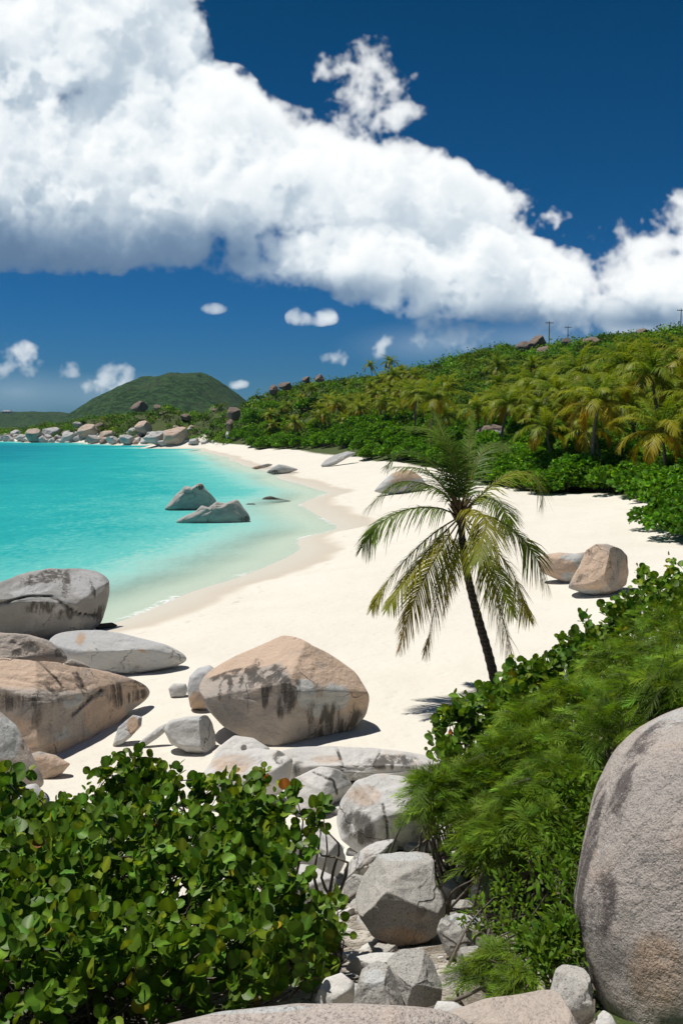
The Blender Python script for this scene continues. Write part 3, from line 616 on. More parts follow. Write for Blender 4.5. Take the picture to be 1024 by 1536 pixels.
    rock('grey upright wedge between the bottom tan ledge and the giant boulder', [(822,1500),(832,1462),(848,1442),(874,1436),(884,1470),(892,1530),(880,1560),(840,1550)], 'rough', back=-0.08, lv=6, cuts=[(-.2, .2, 1, .45, .02), (.1, .9, .4, .75, .02)], deep=.7)
    rock('small white stone in the bottom right corner gap', [(892,1532),(902,1518),(916,1524),(930,1545),(915,1565),(895,1560)], 'white', back=-0.08, lv=4)
    for lab, pts, Y in [('chunky grey stone beside the flat-topped boulder, highest of the cluster', [(655,1300),(668,1280),(690,1276),(704,1292),(694,1312),(668,1316)], 10.9), ('upright grey stone in the middle of the cluster right of the flat-topped boulder', [(660,1340),(670,1316),(690,1312),(704,1330),(698,1356),(670,1360)], 10.3),
                        ('shaded grey stone under the feathery shrub, right of the cluster', [(700,1345),(712,1318),(736,1312),(752,1336),(744,1366),(712,1370)], 10.2), ('dark stone in the gap behind the rough grey boulder', [(640,1268),(652,1250),(676,1248),(690,1264),(676,1282),(648,1284)], 11.9),
                        ('angular stone below the cluster, beside the dry branches', [(664,1372),(676,1352),(702,1350),(720,1364),(708,1382),(676,1384)], 9.8)]:
        rock(lab, pts, 'rough', back=0.05, lv=5, cuts=[(-.2, .6, .8, .55), (.5, .1, .85, .6)], name='stone', cat='stone')
    rock('white rock glimpsed through the feathery shrubs', [(700,1240),(712,1216),(740,1206),(768,1212),(772,1232),(740,1250)], 'white', back=-0.08, lv=4)
    # --- ledges at the photographer's feet and the giant boulder on the right
    rock('pale rounded ledge along the bottom edge', [(120,1590),(230,1546),(330,1526),(440,1518),(540,1521),(640,1529),(700,1540),(740,1600),(700,1700),(200,1700)], 'big', Y=2.75, lv=6, deep=.55, rough=.012, facet=.01, pale=[(380,1526,110,6,0,.7)])
    rock('tan pointed ledge in the bottom right corner', [(640,1600),(672,1536),(720,1514),(780,1498),(818,1484),(834,1484),(848,1508),(872,1545),(890,1640),(780,1700),(660,1690)], 'tan', Y=3.2, lv=6, deep=.55, rough=.015, facet=.02, cuts=[(0, .8, .6, .62, .03)])
    rock('giant rounded brown-grey boulder filling the lower right corner', [(872,1390),(878,1330),(884,1270),(892,1215),(912,1165),(945,1118),(985,1088),(1024,1070),(1090,1056),(1180,1075),(1260,1150),(1300,1280),(1290,1450),(1200,1580),(1080,1620),(980,1590),(930,1530),(898,1480),(880,1430)],
         'big', Y=5.9, lv=6, deep=.95, rough=.018, facet=.02, stain_shade=[(902,1290,16,100,8,1),(962,1165,18,64,30,1),(890,1400,18,80,0,1),(915,1490,16,60,-25,1),(940,1240,20,60,12,.8),(930,1380,26,60,5,.7)], pale=[(908,1475,15,24,15,.9),(1000,1110,60,20,-30,.5)], tan=[(1010,1450,50,60,0,.5)], dents=[(902,1222,5,.04)])
    # --- rocks in the shallows
    rock('dark pointed rock in the shallows, the farther of the sea pair', [(246,764),(254,755),(264,742),(278,729),(288,731),(297,725),(303,724),(308,733),(316,741),(325,752),(318,760),(285,766),(258,768)], 'sea', Y=88, lv=5, deep=.7, rough=.06, facet=.09, stain_shade=[(300,730,6,6)], pale=[(300,727,5,3),(283,730,6,2)], cuts=[(.2, -.1, 1, .5)])
    rock('broad jagged grey rock in the shallows, nearer of the sea pair', [(262,784),(275,775),(292,768),(303,758),(313,761),(325,752),(338,755),(345,757),(354,747),(362,757),(373,772),(376,782),(358,789),(330,792),(285,789)], 'sea', Y=76, lv=6, deep=.6, rough=.05, facet=.09, pale=[(300,779,36,4,-4,.8),(345,770,14,10,0,.7),(354,752,5,4),(336,757,4,3)], stain_shade=[(366,779,10,5),(320,789,50,2.5)])
    rock('low dark reef rock awash near the swash line', [(391,751),(396,746),(406,744),(416,747),(430,750),(442,753),(430,755),(400,754)], 'dark', Y=101, lv=4, deep=.6)
    rock('tiny dark rock awash beside the jagged sea rock', [(364,759),(372,755),(381,755),(386,758),(378,761),(366,761)], 'dark', Y=94, lv=4, deep=.6)
    # --- rocks along the beach
    rock('smooth pale grey rock lying at the swash line up the beach', [(399,709),(408,701),(418,696),(430,698),(448,704),(432,710),(412,712)], 'pale', lv=5, deep=.6, stain_shade=[(410,708,12,4)])
    rock('flat weedy stone beside the smooth pale swash-line rock', [(376,702),(388,698),(402,695),(410,697),(400,701),(384,704)], 'sea', lv=4, deep=.5, tan=[(385,701,8,3)])
    rock('tilted pale slab half buried on the upper beach', [(480,699),(488,690),(500,683),(520,677),(536,679),(520,687),(503,697),(486,701)], 'pale', lv=5, deep=.6, cuts=[(-.3, .6, .7, .4)])
    rock('domed pale rock in the sand behind the palm fronds', [(560,738),(572,724),(586,711),(602,704),(618,706),(632,716),(640,728),(625,738),(590,742)], 'pale', lv=5, deep=.7, tan=[(612,712,26,8),(600,722,20,8,0,.6)])
    rock('tall tan boulder with a dark cleft on the right of the beach', [(853,884),(860,868),(870,848),(878,826),(892,816),(908,815),(928,822),(941,832),(943,852),(941,874),(925,884),(910,892),(880,892)], 'tan', lv=6, deep=.8, tan=[(885,850,36,40,0,.9),(935,860,10,30,0,.6)], cuts=[(.8, .05, .6, .62, .02), (-.35, .35, .87, .55, .03)], rough=.03, stain_shade=[(936,842,3,12,0,.95),(926,848,3,14,0,.8),(880,830,6,7,20,.9),(872,868,14,6,-30,.6),(914,846,5,8,0,.6)], pale=[(880,888,26,5,0,.7)])
    rock('low tan and bluish rock left of the tall tan boulder', [(806,846),(814,834),(836,829),(862,830),(880,826),(886,840),(872,862),(852,875),(832,868),(812,860)], 'tan', lv=5, deep=0.7, tan=[(835,850,30,24)], pale=[(858,836,20,6),(852,864,12,8),(868,845,8,8)])
    rock('brown mound with white streaks showing above the beach hedge', [(708,660),(712,648),(724,639),(738,636),(754,640),(764,650),(767,664),(740,670)], 'brown', lv=5, deep=.8, pale=[(748,650,14,8,0,.9),(738,648,10,4,0,.8)], rough=.06)
build_rocks()
def build_rubble():
    r = np.random.default_rng(81); n = 0
    while n < 140:
        px, py = (r.uniform(420, 800), r.uniform(1150, 1530)) if n < 105 else (r.uniform(440, 660), r.uniform(1185, 1470))
        if abs(px - (560 + (py - 1180) * .22)) > 150: continue
        g = hit(px, py); w = r.gamma(2.2, 12) + 8 if n < 105 else r.uniform(30, 66)
        if w > 76: continue
        a = np.linspace(0, 2 * np.pi, 9, endpoint=False) + r.uniform(0, 1)
        rock('loose granite stone lying in the rubble of the gully floor', [(px + w * .5 * math.cos(t) * q, py + w * .38 * math.sin(t) * q) for t, q in zip(a, r.uniform(.75, 1.15, 9))], ('rough', 'white', 'rough', 'pale')[r.integers(0, 4)], Y=g[1], lv=3 if w < 20 else 5,
             deep=.8, cuts=[(r.normal(), .8 + r.random(), .5, .5, .03), (r.normal(), r.normal() * .4, 1, .6, .03)], facet=.12, name='stone', cat='stone', group='loose stones of the gully floor', seed=n * 1.7); n += 1
build_rubble()

# ------------------------------------------------------------------ foliage
def leaf_material(name, rough=0.45, spec=0.35, trans=0.35, bumpy=0.0):
    m, t = material(name)
    c = t.attr('tint').outputs['Color']
    oi = t.new('ShaderNodeObjectInfo').outputs['Random']
    h = t.new('ShaderNodeHueSaturation'); t.put(h.inputs['Color'], c)
    t.put(h.inputs['Value'], t.math('MULTIPLY_ADD', oi, 0.30, 0.85)); t.put(h.inputs['Hue'], t.math('MULTIPLY_ADD', oi, -0.014, 0.505))
    P = t.new('ShaderNodeTexCoord').outputs['Object']
    c = t.mix(t.step(t.noise(P, 9, 3, 0.6).outputs[0], 0.45, 0.7, 0, 0.25), h.outputs[0], rgb(0.10, 0.14, 0.02))
    p = principled(t, c, rough, spec)
    tr = t.new('ShaderNodeBsdfTranslucent'); t.put(tr.inputs[0], t.mix(1.0, c, rgb(1.0, 1.0, 0.45), 'MULTIPLY'))
    mx = t.new('ShaderNodeMixShader'); mx.inputs[0].default_value = trans; t.put(mx.inputs[1], p); t.put(mx.inputs[2], tr.outputs[0])
    finish(t, mx.outputs[0]); return m
def bark_material(name, a, b, ring=0.0):
    m, t = material(name)
    P = t.new('ShaderNodeTexCoord').outputs['Object']
    n = t.noise(P, 14, 4, 0.6).outputs[0]
    c = t.mix(n, rgb(*a), rgb(*b)); h = n
    if ring:
        sp = t.new('ShaderNodeSeparateXYZ'); t.put(sp.inputs[0], P)
        w = t.math('SINE', t.math('ADD', t.math('MULTIPLY', sp.outputs[2], ring), t.math('MULTIPLY', n, 3.0)))
        c = t.mix(t.step(w, 0.2, 0.9, 0, 0.55), c, rgb(*(v * 0.5 for v in a))); h = t.math('ADD', h, t.math('MULTIPLY', w, 0.6))
    finish(t, principled(t, c, 0.9, 0.2, bump(t, h, 0.7, 0.03))); return m
M_LEAF = leaf_material('glossy_round_leaf', 0.42, 0.22, 0.34)
M_FEATHER = leaf_material('feathery_leaf', 0.6, 0.2, 0.42)
M_FROND = leaf_material('palm_leaflet', 0.48, 0.18, 0.38)
M_SCRUB = leaf_material('scrub_leaf', 0.6, 0.15, 0.44)
M_WOOD = bark_material('grey_twig_bark', (0.20, 0.17, 0.14), (0.10, 0.085, 0.07))
M_TRUNK = bark_material('palm_bark', (0.075, 0.066, 0.058), (0.045, 0.04, 0.036), 60)
M_TRUNK2 = bark_material('pale_palm_bark', (0.20, 0.17, 0.15), (0.11, 0.095, 0.085), 40)
M_FIBRE = bark_material('palm_fibre', (0.13, 0.085, 0.04), (0.06, 0.04, 0.022))

class Acc:
    """collects quads and their colours into one mesh"""
    def __init__(s): s.V, s.F, s.T, s.n = [], [], [], 0
    def add(s, V, F, T):
        V = np.asarray(V, float).reshape(-1, 3); T = np.broadcast_to(np.asarray(T, float), (len(V), 3)) if np.ndim(T) == 1 else np.asarray(T).reshape(-1, 3)
        s.V.append(V); s.F.append(np.asarray(F).reshape(-1, 4) + s.n); s.T.append(T); s.n += len(V)
    def mesh(s, name, mat, smooth=True): return mesh_np(name, np.concatenate(s.V), np.concatenate(s.F), mat, tint=np.concatenate(s.T), smooth=smooth)
def unit(v): return v / np.maximum(np.linalg.norm(v, axis=-1, keepdims=True), 1e-9)
def tube(acc, P, r, sides=6, tint=(0.15, 0.12, 0.1)):
    P = np.asarray(P, float); n = len(P); T = unit(np.gradient(P, axis=0))
    ref = np.where(np.abs(T[:, 2:]) > 0.9, np.array([[1.0, 0, 0]]), np.array([[0, 0, 1.0]]))
    A = unit(np.cross(T, ref)); B = np.cross(T, A); r = np.broadcast_to(np.asarray(r, float), (n,))
    a = np.linspace(0, 2 * np.pi, sides, endpoint=False)
    V = P[:, None] + (A[:, None] * np.cos(a)[None, :, None] + B[:, None] * np.sin(a)[None, :, None]) * r[:, None, None]
    i = np.arange(n - 1)[:, None] * sides; j = np.arange(sides)[None]; k = (j + 1) % sides
    F = np.stack([i + j, i + k, i + sides + k, i + sides + j], -1).reshape(-1, 4)
    acc.add(V.reshape(-1, 3), F, tint)
def bezier(P, n):
    """smooth curve through the points (Catmull-Rom, by arc length)"""
    P = np.asarray(P, float); Q = np.r_[[2 * P[0] - P[1]], P, [2 * P[-1] - P[-2]]]; out = []
    for i in range(len(P) - 1):
        p0, p1, p2, p3 = Q[i:i + 4]; t = np.linspace(0, 1, 24, endpoint=False)[:, None]
        out.append(0.5 * ((2 * p1) + (-p0 + p2) * t + (2 * p0 - 5 * p1 + 4 * p2 - p3) * t ** 2 + (-p0 + 3 * p1 - 3 * p2 + p3) * t ** 3))
    C = np.r_[np.concatenate(out), P[-1:]]; d = np.r_[0, np.cumsum(np.linalg.norm(np.diff(C, axis=0), axis=1))]
    return np.stack([np.interp(np.linspace(0, d[-1], n), d, C[:, k]) for k in range(3)], -1)
def leaves(acc, template, quads, pos, ax, nor, size, tint, vein=None):
    """stamp a leaf template (x across, y along, z up) at many places"""
    ax = unit(ax); side = unit(np.cross(ax, nor)); nor = np.cross(side, ax)
    V = pos[:, None] + (template[None, :, 0:1] * side[:, None] + template[None, :, 1:2] * ax[:, None] + template[None, :, 2:3] * nor[:, None]) * np.asarray(size)[:, None, None]
    k = len(template); F = (quads[None] + (np.arange(len(pos)) * k)[:, None, None])
    T = np.repeat(tint, k, axis=0)
    if vein is not None: T = T * np.tile(vein, len(pos))[:, None]
    acc.add(V, F, T)
# sea-grape leaf: a round blade in two halves folded along the midrib, with a notch at the stalk
def round_leaf():
    rows = [(0.0, 0.10), (0.10, 0.36), (0.30, 0.50), (0.55, 0.52), (0.80, 0.38), (0.96, 0.14)]
    T = []
    for y, w in rows: T += [(-w, y, 0.10 * w * 2 - 0.06 * y * y), (-w * 0.5, y + 0.01, 0.04 * w - 0.05 * y * y), (0, y, -0.05 * y * y), (w * 0.5, y + 0.01, 0.04 * w - 0.05 * y * y), (w, y, 0.10 * w * 2 - 0.06 * y * y)]
    q = [(r * 5 + c, r * 5 + c + 1, r * 5 + c + 6, r * 5 + c + 5) for r in range(5) for c in range(4)]
    return np.array(T), np.array(q)
def lance_leaf(): # small pointed leaf
    T = [(0, 0, 0), (-.16, .3, .03), (0, .3, 0), (.16, .3, .03), (-.15, .62, .0), (0, .62, -.03), (.15, .62, .0), (0, 1, -.1)]
    return np.array(T), np.array([(0, 0, 2, 1), (0, 3, 2, 2), (1, 2, 5, 4), (2, 3, 6, 5), (4, 5, 7, 7), (5, 6, 7, 7)])[[2, 3]].tolist() and (np.array(T), np.array([(0, 2, 1, 1), (0, 3, 2, 2), (1, 2, 5, 4), (2, 3, 6, 5), (4, 5, 7, 7), (5, 6, 7, 7)]))
ROUND = round_leaf()
_l = [(0, 0, 0), (-.17, .3, .03), (.17, .3, .03), (-.15, .65, .0), (.15, .65, .0), (-.01, 1, -.1), (.01, 1, -.1), (-.02, 0, 0)]
LANCE = (np.array(_l), np.array([(7, 0, 2, 1), (1, 2, 4, 3), (3, 4, 6, 5)]))
CLUMP = (np.array([(-.5, 0, 0), (.5, 0, .1), (.35, .9, .05), (-.4, 1.0, -.05)]), np.array([(0, 1, 2, 3)]))
def shade_of(base, n, sd=0.18, r=rng):
    k = np.exp(r.normal(0, sd, n))[:, None]; w = r.normal(0, sd * 0.35, n)[:, None]
    return np.clip(np.asarray(base)[None] * k * np.c_[1 + w, np.ones(n), 1 - w], 0.002, 0.9)
GREEN = (0.105, 0.200, 0.018); DEEP = (0.032, 0.082, 0.014); LIME = (0.24, 0.31, 0.022); YEL = (0.42, 0.34, 0.03); RUST = (0.40, 0.12, 0.02)

def canopy_points(lumps, n, r, inner=0.0):
    """random places on the lobed outside of a shrub: centres, outward directions"""
    L = np.asarray(lumps, float); w = (L[:, 3] * L[:, 4] + L[:, 3] * L[:, 5]); P, N = [], []
    while sum(map(len, P)) < n:
        k = r.choice(len(L), n, p=w / w.sum()); d = unit(r.normal(size=(n, 3))); d[:, 2] = np.where(d[:, 2] < -0.35, -d[:, 2], d[:, 2])
        s = 1 - inner * r.random(n) ** 1.6
        p = L[k, :3] + d * L[k, 3:6] * s[:, None]
        if inner == 0:
            q = ((p[:, None] - L[None, :, :3]) / L[None, :, 3:6]); ins = ((q ** 2).sum(-1) < 0.80).any(1); p, d = p[~ins], d[~ins]
        P.append(p); N.append(d)
    return np.concatenate(P)[:n], np.concatenate(N)[:n]
def round_leaf_shrub(lumps, ntwig, size, r, root, cam_bias=None, yellow=0.05, per=6, inner=0.35):
    """sea-grape: leafy twigs over lobes, each twig with alternate round leaves; returns foliage and stem accumulators"""
    A, B = Acc(), Acc()
    P, N = canopy_points(lumps, ntwig, r, inner)
    out = unit(N * np.array((1, 1, 0.6)) + np.array((0, 0, 0.55)) + r.normal(0, 0.35, N.shape))
    L = size * r.uniform(2.0, 3.6, ntwig)
    pos, ax, no, sz, ti = [], [], [], [], []
    roll = r.uniform(0, 6.28, ntwig)
    side = unit(np.cross(out, r.normal(size=N.shape)))
    sid2 = np.cross(out, side)
    for k in range(per):
        f = 0.15 + 0.85 * k / (per - 1)
        sgn = 1 if k % 2 else -1
        p = P + out * (L * (f - 0.75))[:, None]
        a = unit(side * (sgn * (1.0 - 0.55 * f)) + out * (0.35 + 0.75 * f) + r.normal(0, 0.28, N.shape))
        nn = unit(0.45 * np.array((0, 0, 1.0)) + 0.45 * N + 0.30 * sid2 + r.normal(0, 0.42, N.shape) + np.array((-0.15, -0.5, 0.1)))
        pos.append(p + a * 0.25 * size); ax.append(a); no.append(nn); sz.append(size * r.uniform(0.60, 1.28, ntwig) * (1.0 if k < per - 1 else 0.6))
        t = shade_of(GREEN, ntwig, 0.26, r)
        y = r.random(ntwig); t[y < yellow] = shade_of(LIME, int((y < yellow).sum()), 0.2, r); t[y < yellow * 0.08] = shade_of(YEL, int((y < yellow * 0.08).sum()), 0.2, r); t[y < yellow * 0.025] = shade_of(RUST, int((y < yellow * 0.025).sum()), 0.2, r)
        if k == per - 1: t = t * 0.6 + 0.4 * np.array(LIME) * 0.8
        ti.append(t)
    leaves(A, *ROUND, np.concatenate(pos), np.concatenate(ax), np.concatenate(no), np.concatenate(sz), np.concatenate(ti), np.tile((0.82, 0.98, 1.5, 0.98, 0.82), 6))
    for i in r.choice(ntwig, min(ntwig, max(40, ntwig // 4)), replace=False):       # twigs and main stems
        b = P[i] - out[i] * L[i]; q = np.asarray(root) + r.normal(0, 1, 3) * np.array((0.35, 0.35, 0.02)) * (np.ptp(np.asarray(lumps)[:, 0]) * 0.4 + 0.4)
        m = (b + q) / 2 + r.normal(0, 0.10, 3); tube(B, bezier([q, m, b, P[i]], 9), np.linspace(0.020, 0.004, 9) * (size / 0.13) ** 0.5, 5)
    return A, B
def plant(name, label, cat, loc, A, B, leafm, group=None, part='foliage', stem='stem'):
    root = empty(name, loc, label, cat, group)
    for nm, ac, m in ((part, A, leafm), (stem, B, M_WOOD)):
        if ac is None: continue
        ac.V = [v - np.asarray(loc) for v in ac.V]
        obj(nm, ac.mesh(nm, m), root)
    return root
def lump(px, py, Y, rx, ry=None, rz=None):
    c = at(px, py, Y); return (c[0], c[1], c[2], rx, ry or rx, rz or rx)

# ------------------------------------------------------------------ foreground sea grape, lower left
def build_left_bush():
    r = np.random.default_rng(11)
    Ls = [lump(60,1310,8.0,.62), lump(150,1275,8.3,.60,.6,.50), lump(212,1195,8.6,.30,.4,.24), lump(20,1265,7.8,.36), lump(320,1266,8.3,.62,.6,.46), lump(385,1240,8.3,.28), lump(370,1290,7.8,.52), lump(255,1300,7.6,.6),
          lump(130,1350,7.0,.66), lump(20,1370,6.6,.6), lump(300,1390,6.9,.64), lump(410,1370,7.0,.42), lump(445,1390,7.0,.26), lump(60,1470,5.9,.55), lump(180,1470,6.0,.55), lump(310,1480,6.1,.52), lump(410,1470,6.3,.42), lump(-120,1350,7.2,.9), lump(-80,1290,8.2,.7), lump(440,1450,6.5,.22)]
    c = np.array([-2.6, 7.0]); root = np.array((c[0], c[1], hz(*c)))
    A, B = round_leaf_shrub(Ls, 1200, 0.099, r, root, yellow=0.13, inner=0.6)
    # sprays standing clear of the crown, against the sand
    for px, py, Y, n in [(200,1128,8.7,5),(225,1150,8.7,5),(165,1150,8.6,4),(15,1165,8.0,5),(345,1168,8.5,4),(385,1165,8.5,4),(300,1172,8.4,4),(480,1215,8.0,3),(260,1160,8.6,4),(490,1350,7.4,4),(495,1385,7.2,3),(110,1205,8.4,4),(430,1190,8.2,4),(70,1205,8.2,3),(30,1215,8.0,3),(480,1430,6.9,3)]:
        a, b = round_leaf_shrub([lump(px, py + 16, Y, .13, .13, .10)], n + 2, 0.100, r, at(px, py + 130, Y), yellow=0.2, per=6)
        A.add(np.concatenate(a.V), np.concatenate([f for f in a.F]), np.concatenate(a.T)); B.add(np.concatenate(b.V), np.concatenate(b.F), np.concatenate(b.T))
    # bare grey sticks that show through the lower leaves
    for px, py, Y, dx, dy in [(430,1480,6.4,-70,30),(300,1440,6.6,90,-50),(520,1440,6.9,-90,60),(480,1470,6.5,-60,-30),(200,1330,7.4,110,-60),(240,1500,6.0,60,-70)]:
        p, q = at(px, py, Y), at(px + dx, py + dy, Y - 0.1); tube(B, bezier([p, (p + q) / 2 + r.normal(0, .05, 3), q], 8), np.linspace(.012, .005, 8), 5)
    plant('sea_grape_bush', 'large glossy round-leaved bush filling the lower left foreground', 'bush', root, A, B, M_LEAF)
build_left_bush()

# ------------------------------------------------------------------ slope on the right: sea grape on the brow, feathery shrubs below
def ground_root(x, y): return np.array((x, y, hz(x, y) - 0.05))
def build_slope():
    r = np.random.default_rng(5)
    sea = [('round-leaved shrub at the tip of the slope, lowest and nearest the gully', [(690,1110,13.2,.42),(720,1090,13.4,.5),(665,1135,13.0,.30),(760,1080,13.4,.5)], 130, .125),
           ('round-leaved shrub below the foot of the lone palm', [(760,1052,14.2,.42),(800,1035,14.4,.5),(835,1040,14.2,.55)], 120, .125),
           ('round-leaved shrub with a tall sprig right of the lone palm', [(845,1005,15.4,.42),(880,985,15.6,.45),(880,940,15.8,.16,.16,.22),(900,1010,15.0,.55)], 120, .125),
           ('dense round-leaved shrub on the brow below the tall tan boulder', [(925,945,16.4,.45),(950,920,16.6,.40),(965,955,16.0,.6),(985,895,16.9,.36)], 130, .125),
           ('round-leaved shrub at the right edge, highest on the brow', [(1010,890,17.2,.45),(1040,880,17.2,.6),(1000,930,16.6,.6),(960,870,17.6,.20),(1070,920,16.6,.8)], 130, .125)]
    for lab, Ls, n, sz in sea:
        Lm = [lump(*a[:3], *a[3:]) for a in Ls]; c = np.mean([l[:2] for l in Lm], 0); root = ground_root(*c)
        A, B = round_leaf_shrub(Lm, n, sz, r, root, yellow=0.10, inner=0.4)
        plant('sea_grape_shrub', lab, 'shrub', root, A, B, M_LEAF, 'round-leaved shrubs along the brow of the slope')
    def feathery(Ls, n, size, r, root, droop=0.35):
        A, B = Acc(), Acc()
        P, N = canopy_points(Ls, n, r, 0.45)
        out = unit(N * np.array((1, 1, 0.5)) + np.array((-0.15, -0.15, 0.15)) + r.normal(0, 0.40, N.shape))
        L = size * r.uniform(0.75, 1.5, n); col = shade_of((0.140, 0.240, 0.018), n, 0.30, r)
        dk = r.random(n) < 0.22; col[dk] *= 0.6
        side = unit(np.cross(out, np.array((0, 0, 1.0)) + r.normal(0, .3, N.shape))); up = np.cross(side, out)
        m = 17
        base = P - out * (L * 0.6)[:, None]
        for k in range(m):                     # fine pinnae in pairs along a drooping stalk
            f = k / (m - 1)
            c = base + out * (L * f)[:, None] - np.array((0, 0, 1.0)) * (L * droop * f * f)[:, None]
            for s in (-1, 1):
                d = unit(side * s * (1.0 - 0.55 * f) + out * (0.75 + 0.4 * f) + up * 0.15 + r.normal(0, 0.14, N.shape) - np.array((0, 0, 0.25)) * (0.4 + f))
                ln = L * (0.42 * math.sin(math.pi * (0.18 + 0.72 * f)) + 0.05) ; w = np.cross(d, up) * (L * 0.0115)[:, None]
                e = c + d * ln[:, None] - np.array((0, 0, 1.0)) * (ln * 0.18)[:, None]; mid = (c + e) / 2 + np.array((0, 0, 1.0)) * (ln * 0.05)[:, None]
                V = np.stack([c - w * .5, c + w * .5, mid + w, mid - w, e + w * .2, e - w * .2], 1)
                F = np.array([(0, 1, 2, 3), (3, 2, 4, 5)])[None] + (np.arange(n) * 6)[:, None, None]
                A.add(V, F, np.repeat(col * (0.9 + 0.3 * f), 6, axis=0))
        for i in r.choice(n, max(20, n // 14), replace=False):
            q = root + r.normal(0, 1, 3) * np.array((.4, .4, .02)); b = base[i]; tube(B, bezier([q, (q + b) / 2 + r.normal(0, .12, 3), b, P[i]], 8), np.linspace(.018, .004, 8), 5)
        return A, B
    fe = [('feathery bright green shrub spilling over the gully rocks, leftmost of its kind', [(650,1185,10.0,.34,.4,.24),(710,1180,10.4,.45,.5,.34),(760,1160,10.8,.5),(640,1215,9.6,.22,.3,.2),(720,1250,9.4,.36)], 760, .30),
          ('feathery shrub in the middle of the slope under the round-leaved shrubs', [(800,1110,11.8,.6),(860,1080,12.0,.6),(770,1150,11.0,.5),(830,1160,10.6,.6)], 700, .30),
          ('feathery shrub high on the slope by the right edge', [(940,1010,13.4,.7),(1000,980,13.6,.8),(900,1060,12.4,.6),(1050,1030,12.4,1.0)], 700, .32),
          ('feathery shrub behind the top of the giant boulder', [(950,1080,10.8,.6),(1000,1050,10.6,.7),(900,1120,10.2,.55),(1060,1060,10.0,.8)], 640, .30),
          ('drooping feathery shrub left of the giant boulder above the dark hollow', [(790,1230,8.8,.42),(750,1265,8.5,.30),(840,1200,9.0,.5),(815,1245,8.4,.32),(715,1285,8.4,.20)], 560, .28),
          ('small feathery shrub low between the ledge and the grey wedge', [(750,1450,5.8,.20,.25,.14),(705,1462,5.9,.12),(775,1478,5.5,.14)], 120, .18)]
    for lab, Ls, n, sz in fe:
        Lm = [lump(*a[:3], *a[3:]) for a in Ls]; c = np.mean([l[:2] for l in Lm], 0); root = ground_root(*c)
        A, B = feathery(Lm, int(n * 1.25), sz * .88, r, root)
        plant('feathery_shrub', lab, 'shrub', root, A, B, M_FEATHER, 'feathery shrubs on the slope')
    def leafy(Ls, n, size, r, root):
        A, B = Acc(), Acc()
        P, N = canopy_points(Ls, n, r, 0.6); out = unit(N + np.array((0, -.1, .3)) + r.normal(0, .5, N.shape))
        side = unit(np.cross(out, r.normal(size=N.shape)))
        for k in range(7):
            f = k / 6; s = 1 if k % 2 else -1; ax = unit(side * s * (1 - .5 * f) + out * (.3 + f) + r.normal(0, .25, N.shape))
            nn = unit(np.array((0, -.2, 1.0)) + r.normal(0, .5, N.shape)); t = shade_of((0.09, 0.175, 0.012), n, .34, r)
            leaves(A, *LANCE, P + out * (size * 2.4 * (f - .7)), ax, nn, size * r.uniform(.7, 1.2, n), t)
        for i in r.choice(n, max(12, n // 10), replace=False):
            q = root + r.normal(0, 1, 3) * np.array((.25, .25, .02)); tube(B, bezier([q, (q + P[i]) / 2 + r.normal(0, .08, 3), P[i]], 8), np.linspace(.014, .004, 8), 5)
        return A, B
    lf = [('bright small-leaved shrub against the left flank of the giant boulder', [(850,1290,7.4,.34),(865,1220,8.4,.36),(835,1340,6.8,.26)], 130, .08),
          ('small-leaved sprig in the hollow above the grey wedge', [(835,1425,5.7,.18),(860,1400,5.8,.16),(800,1420,5.9,.16),(815,1450,5.5,.10)], 110, .075),
          ('sparse small-leaved shrub in the dark hollow under the feathery shrubs', [(760,1370,7.2,.34),(720,1390,7.4,.22),(790,1400,6.6,.28)], 60, .07)]
    for lab, Ls, n, sz in lf:
        Lm = [lump(*a[:3], *a[3:]) for a in Ls]; c = np.mean([l[:2] for l in Lm], 0); root = ground_root(*c)
        A, B = leafy(Lm, n, sz, r, root)
        plant('small_leaved_shrub', lab, 'shrub', root, A, B, M_SCRUB, 'small-leaved shrubs in the hollow')
    # fallen dry branches between the rocks
    B = Acc()
    for a, b in [((668,1362),(790,1370)),((672,1366),(756,1366)),((680,1372),(770,1378)),((668,1364),(712,1318)),((690,1366),(734,1420)),((700,1368),(716,1440)),((676,1364),(660,1330)),((730,1372),(776,1420)),((712,1318),(724,1308)),((740,1370),(800,1340))]:
        p, q = at(*a, 8.3), at(*b, 8.1); tube(B, bezier([p, (p + q) / 2 + r.normal(0, .04, 3), q], 9), np.linspace(.016, .006, 9), 6)
    o = obj('branch', B.mesh('branch', M_WOOD)); tag(o, 'tangle of dry grey branches lying on the rocks beside the gully', 'branches')
build_slope()

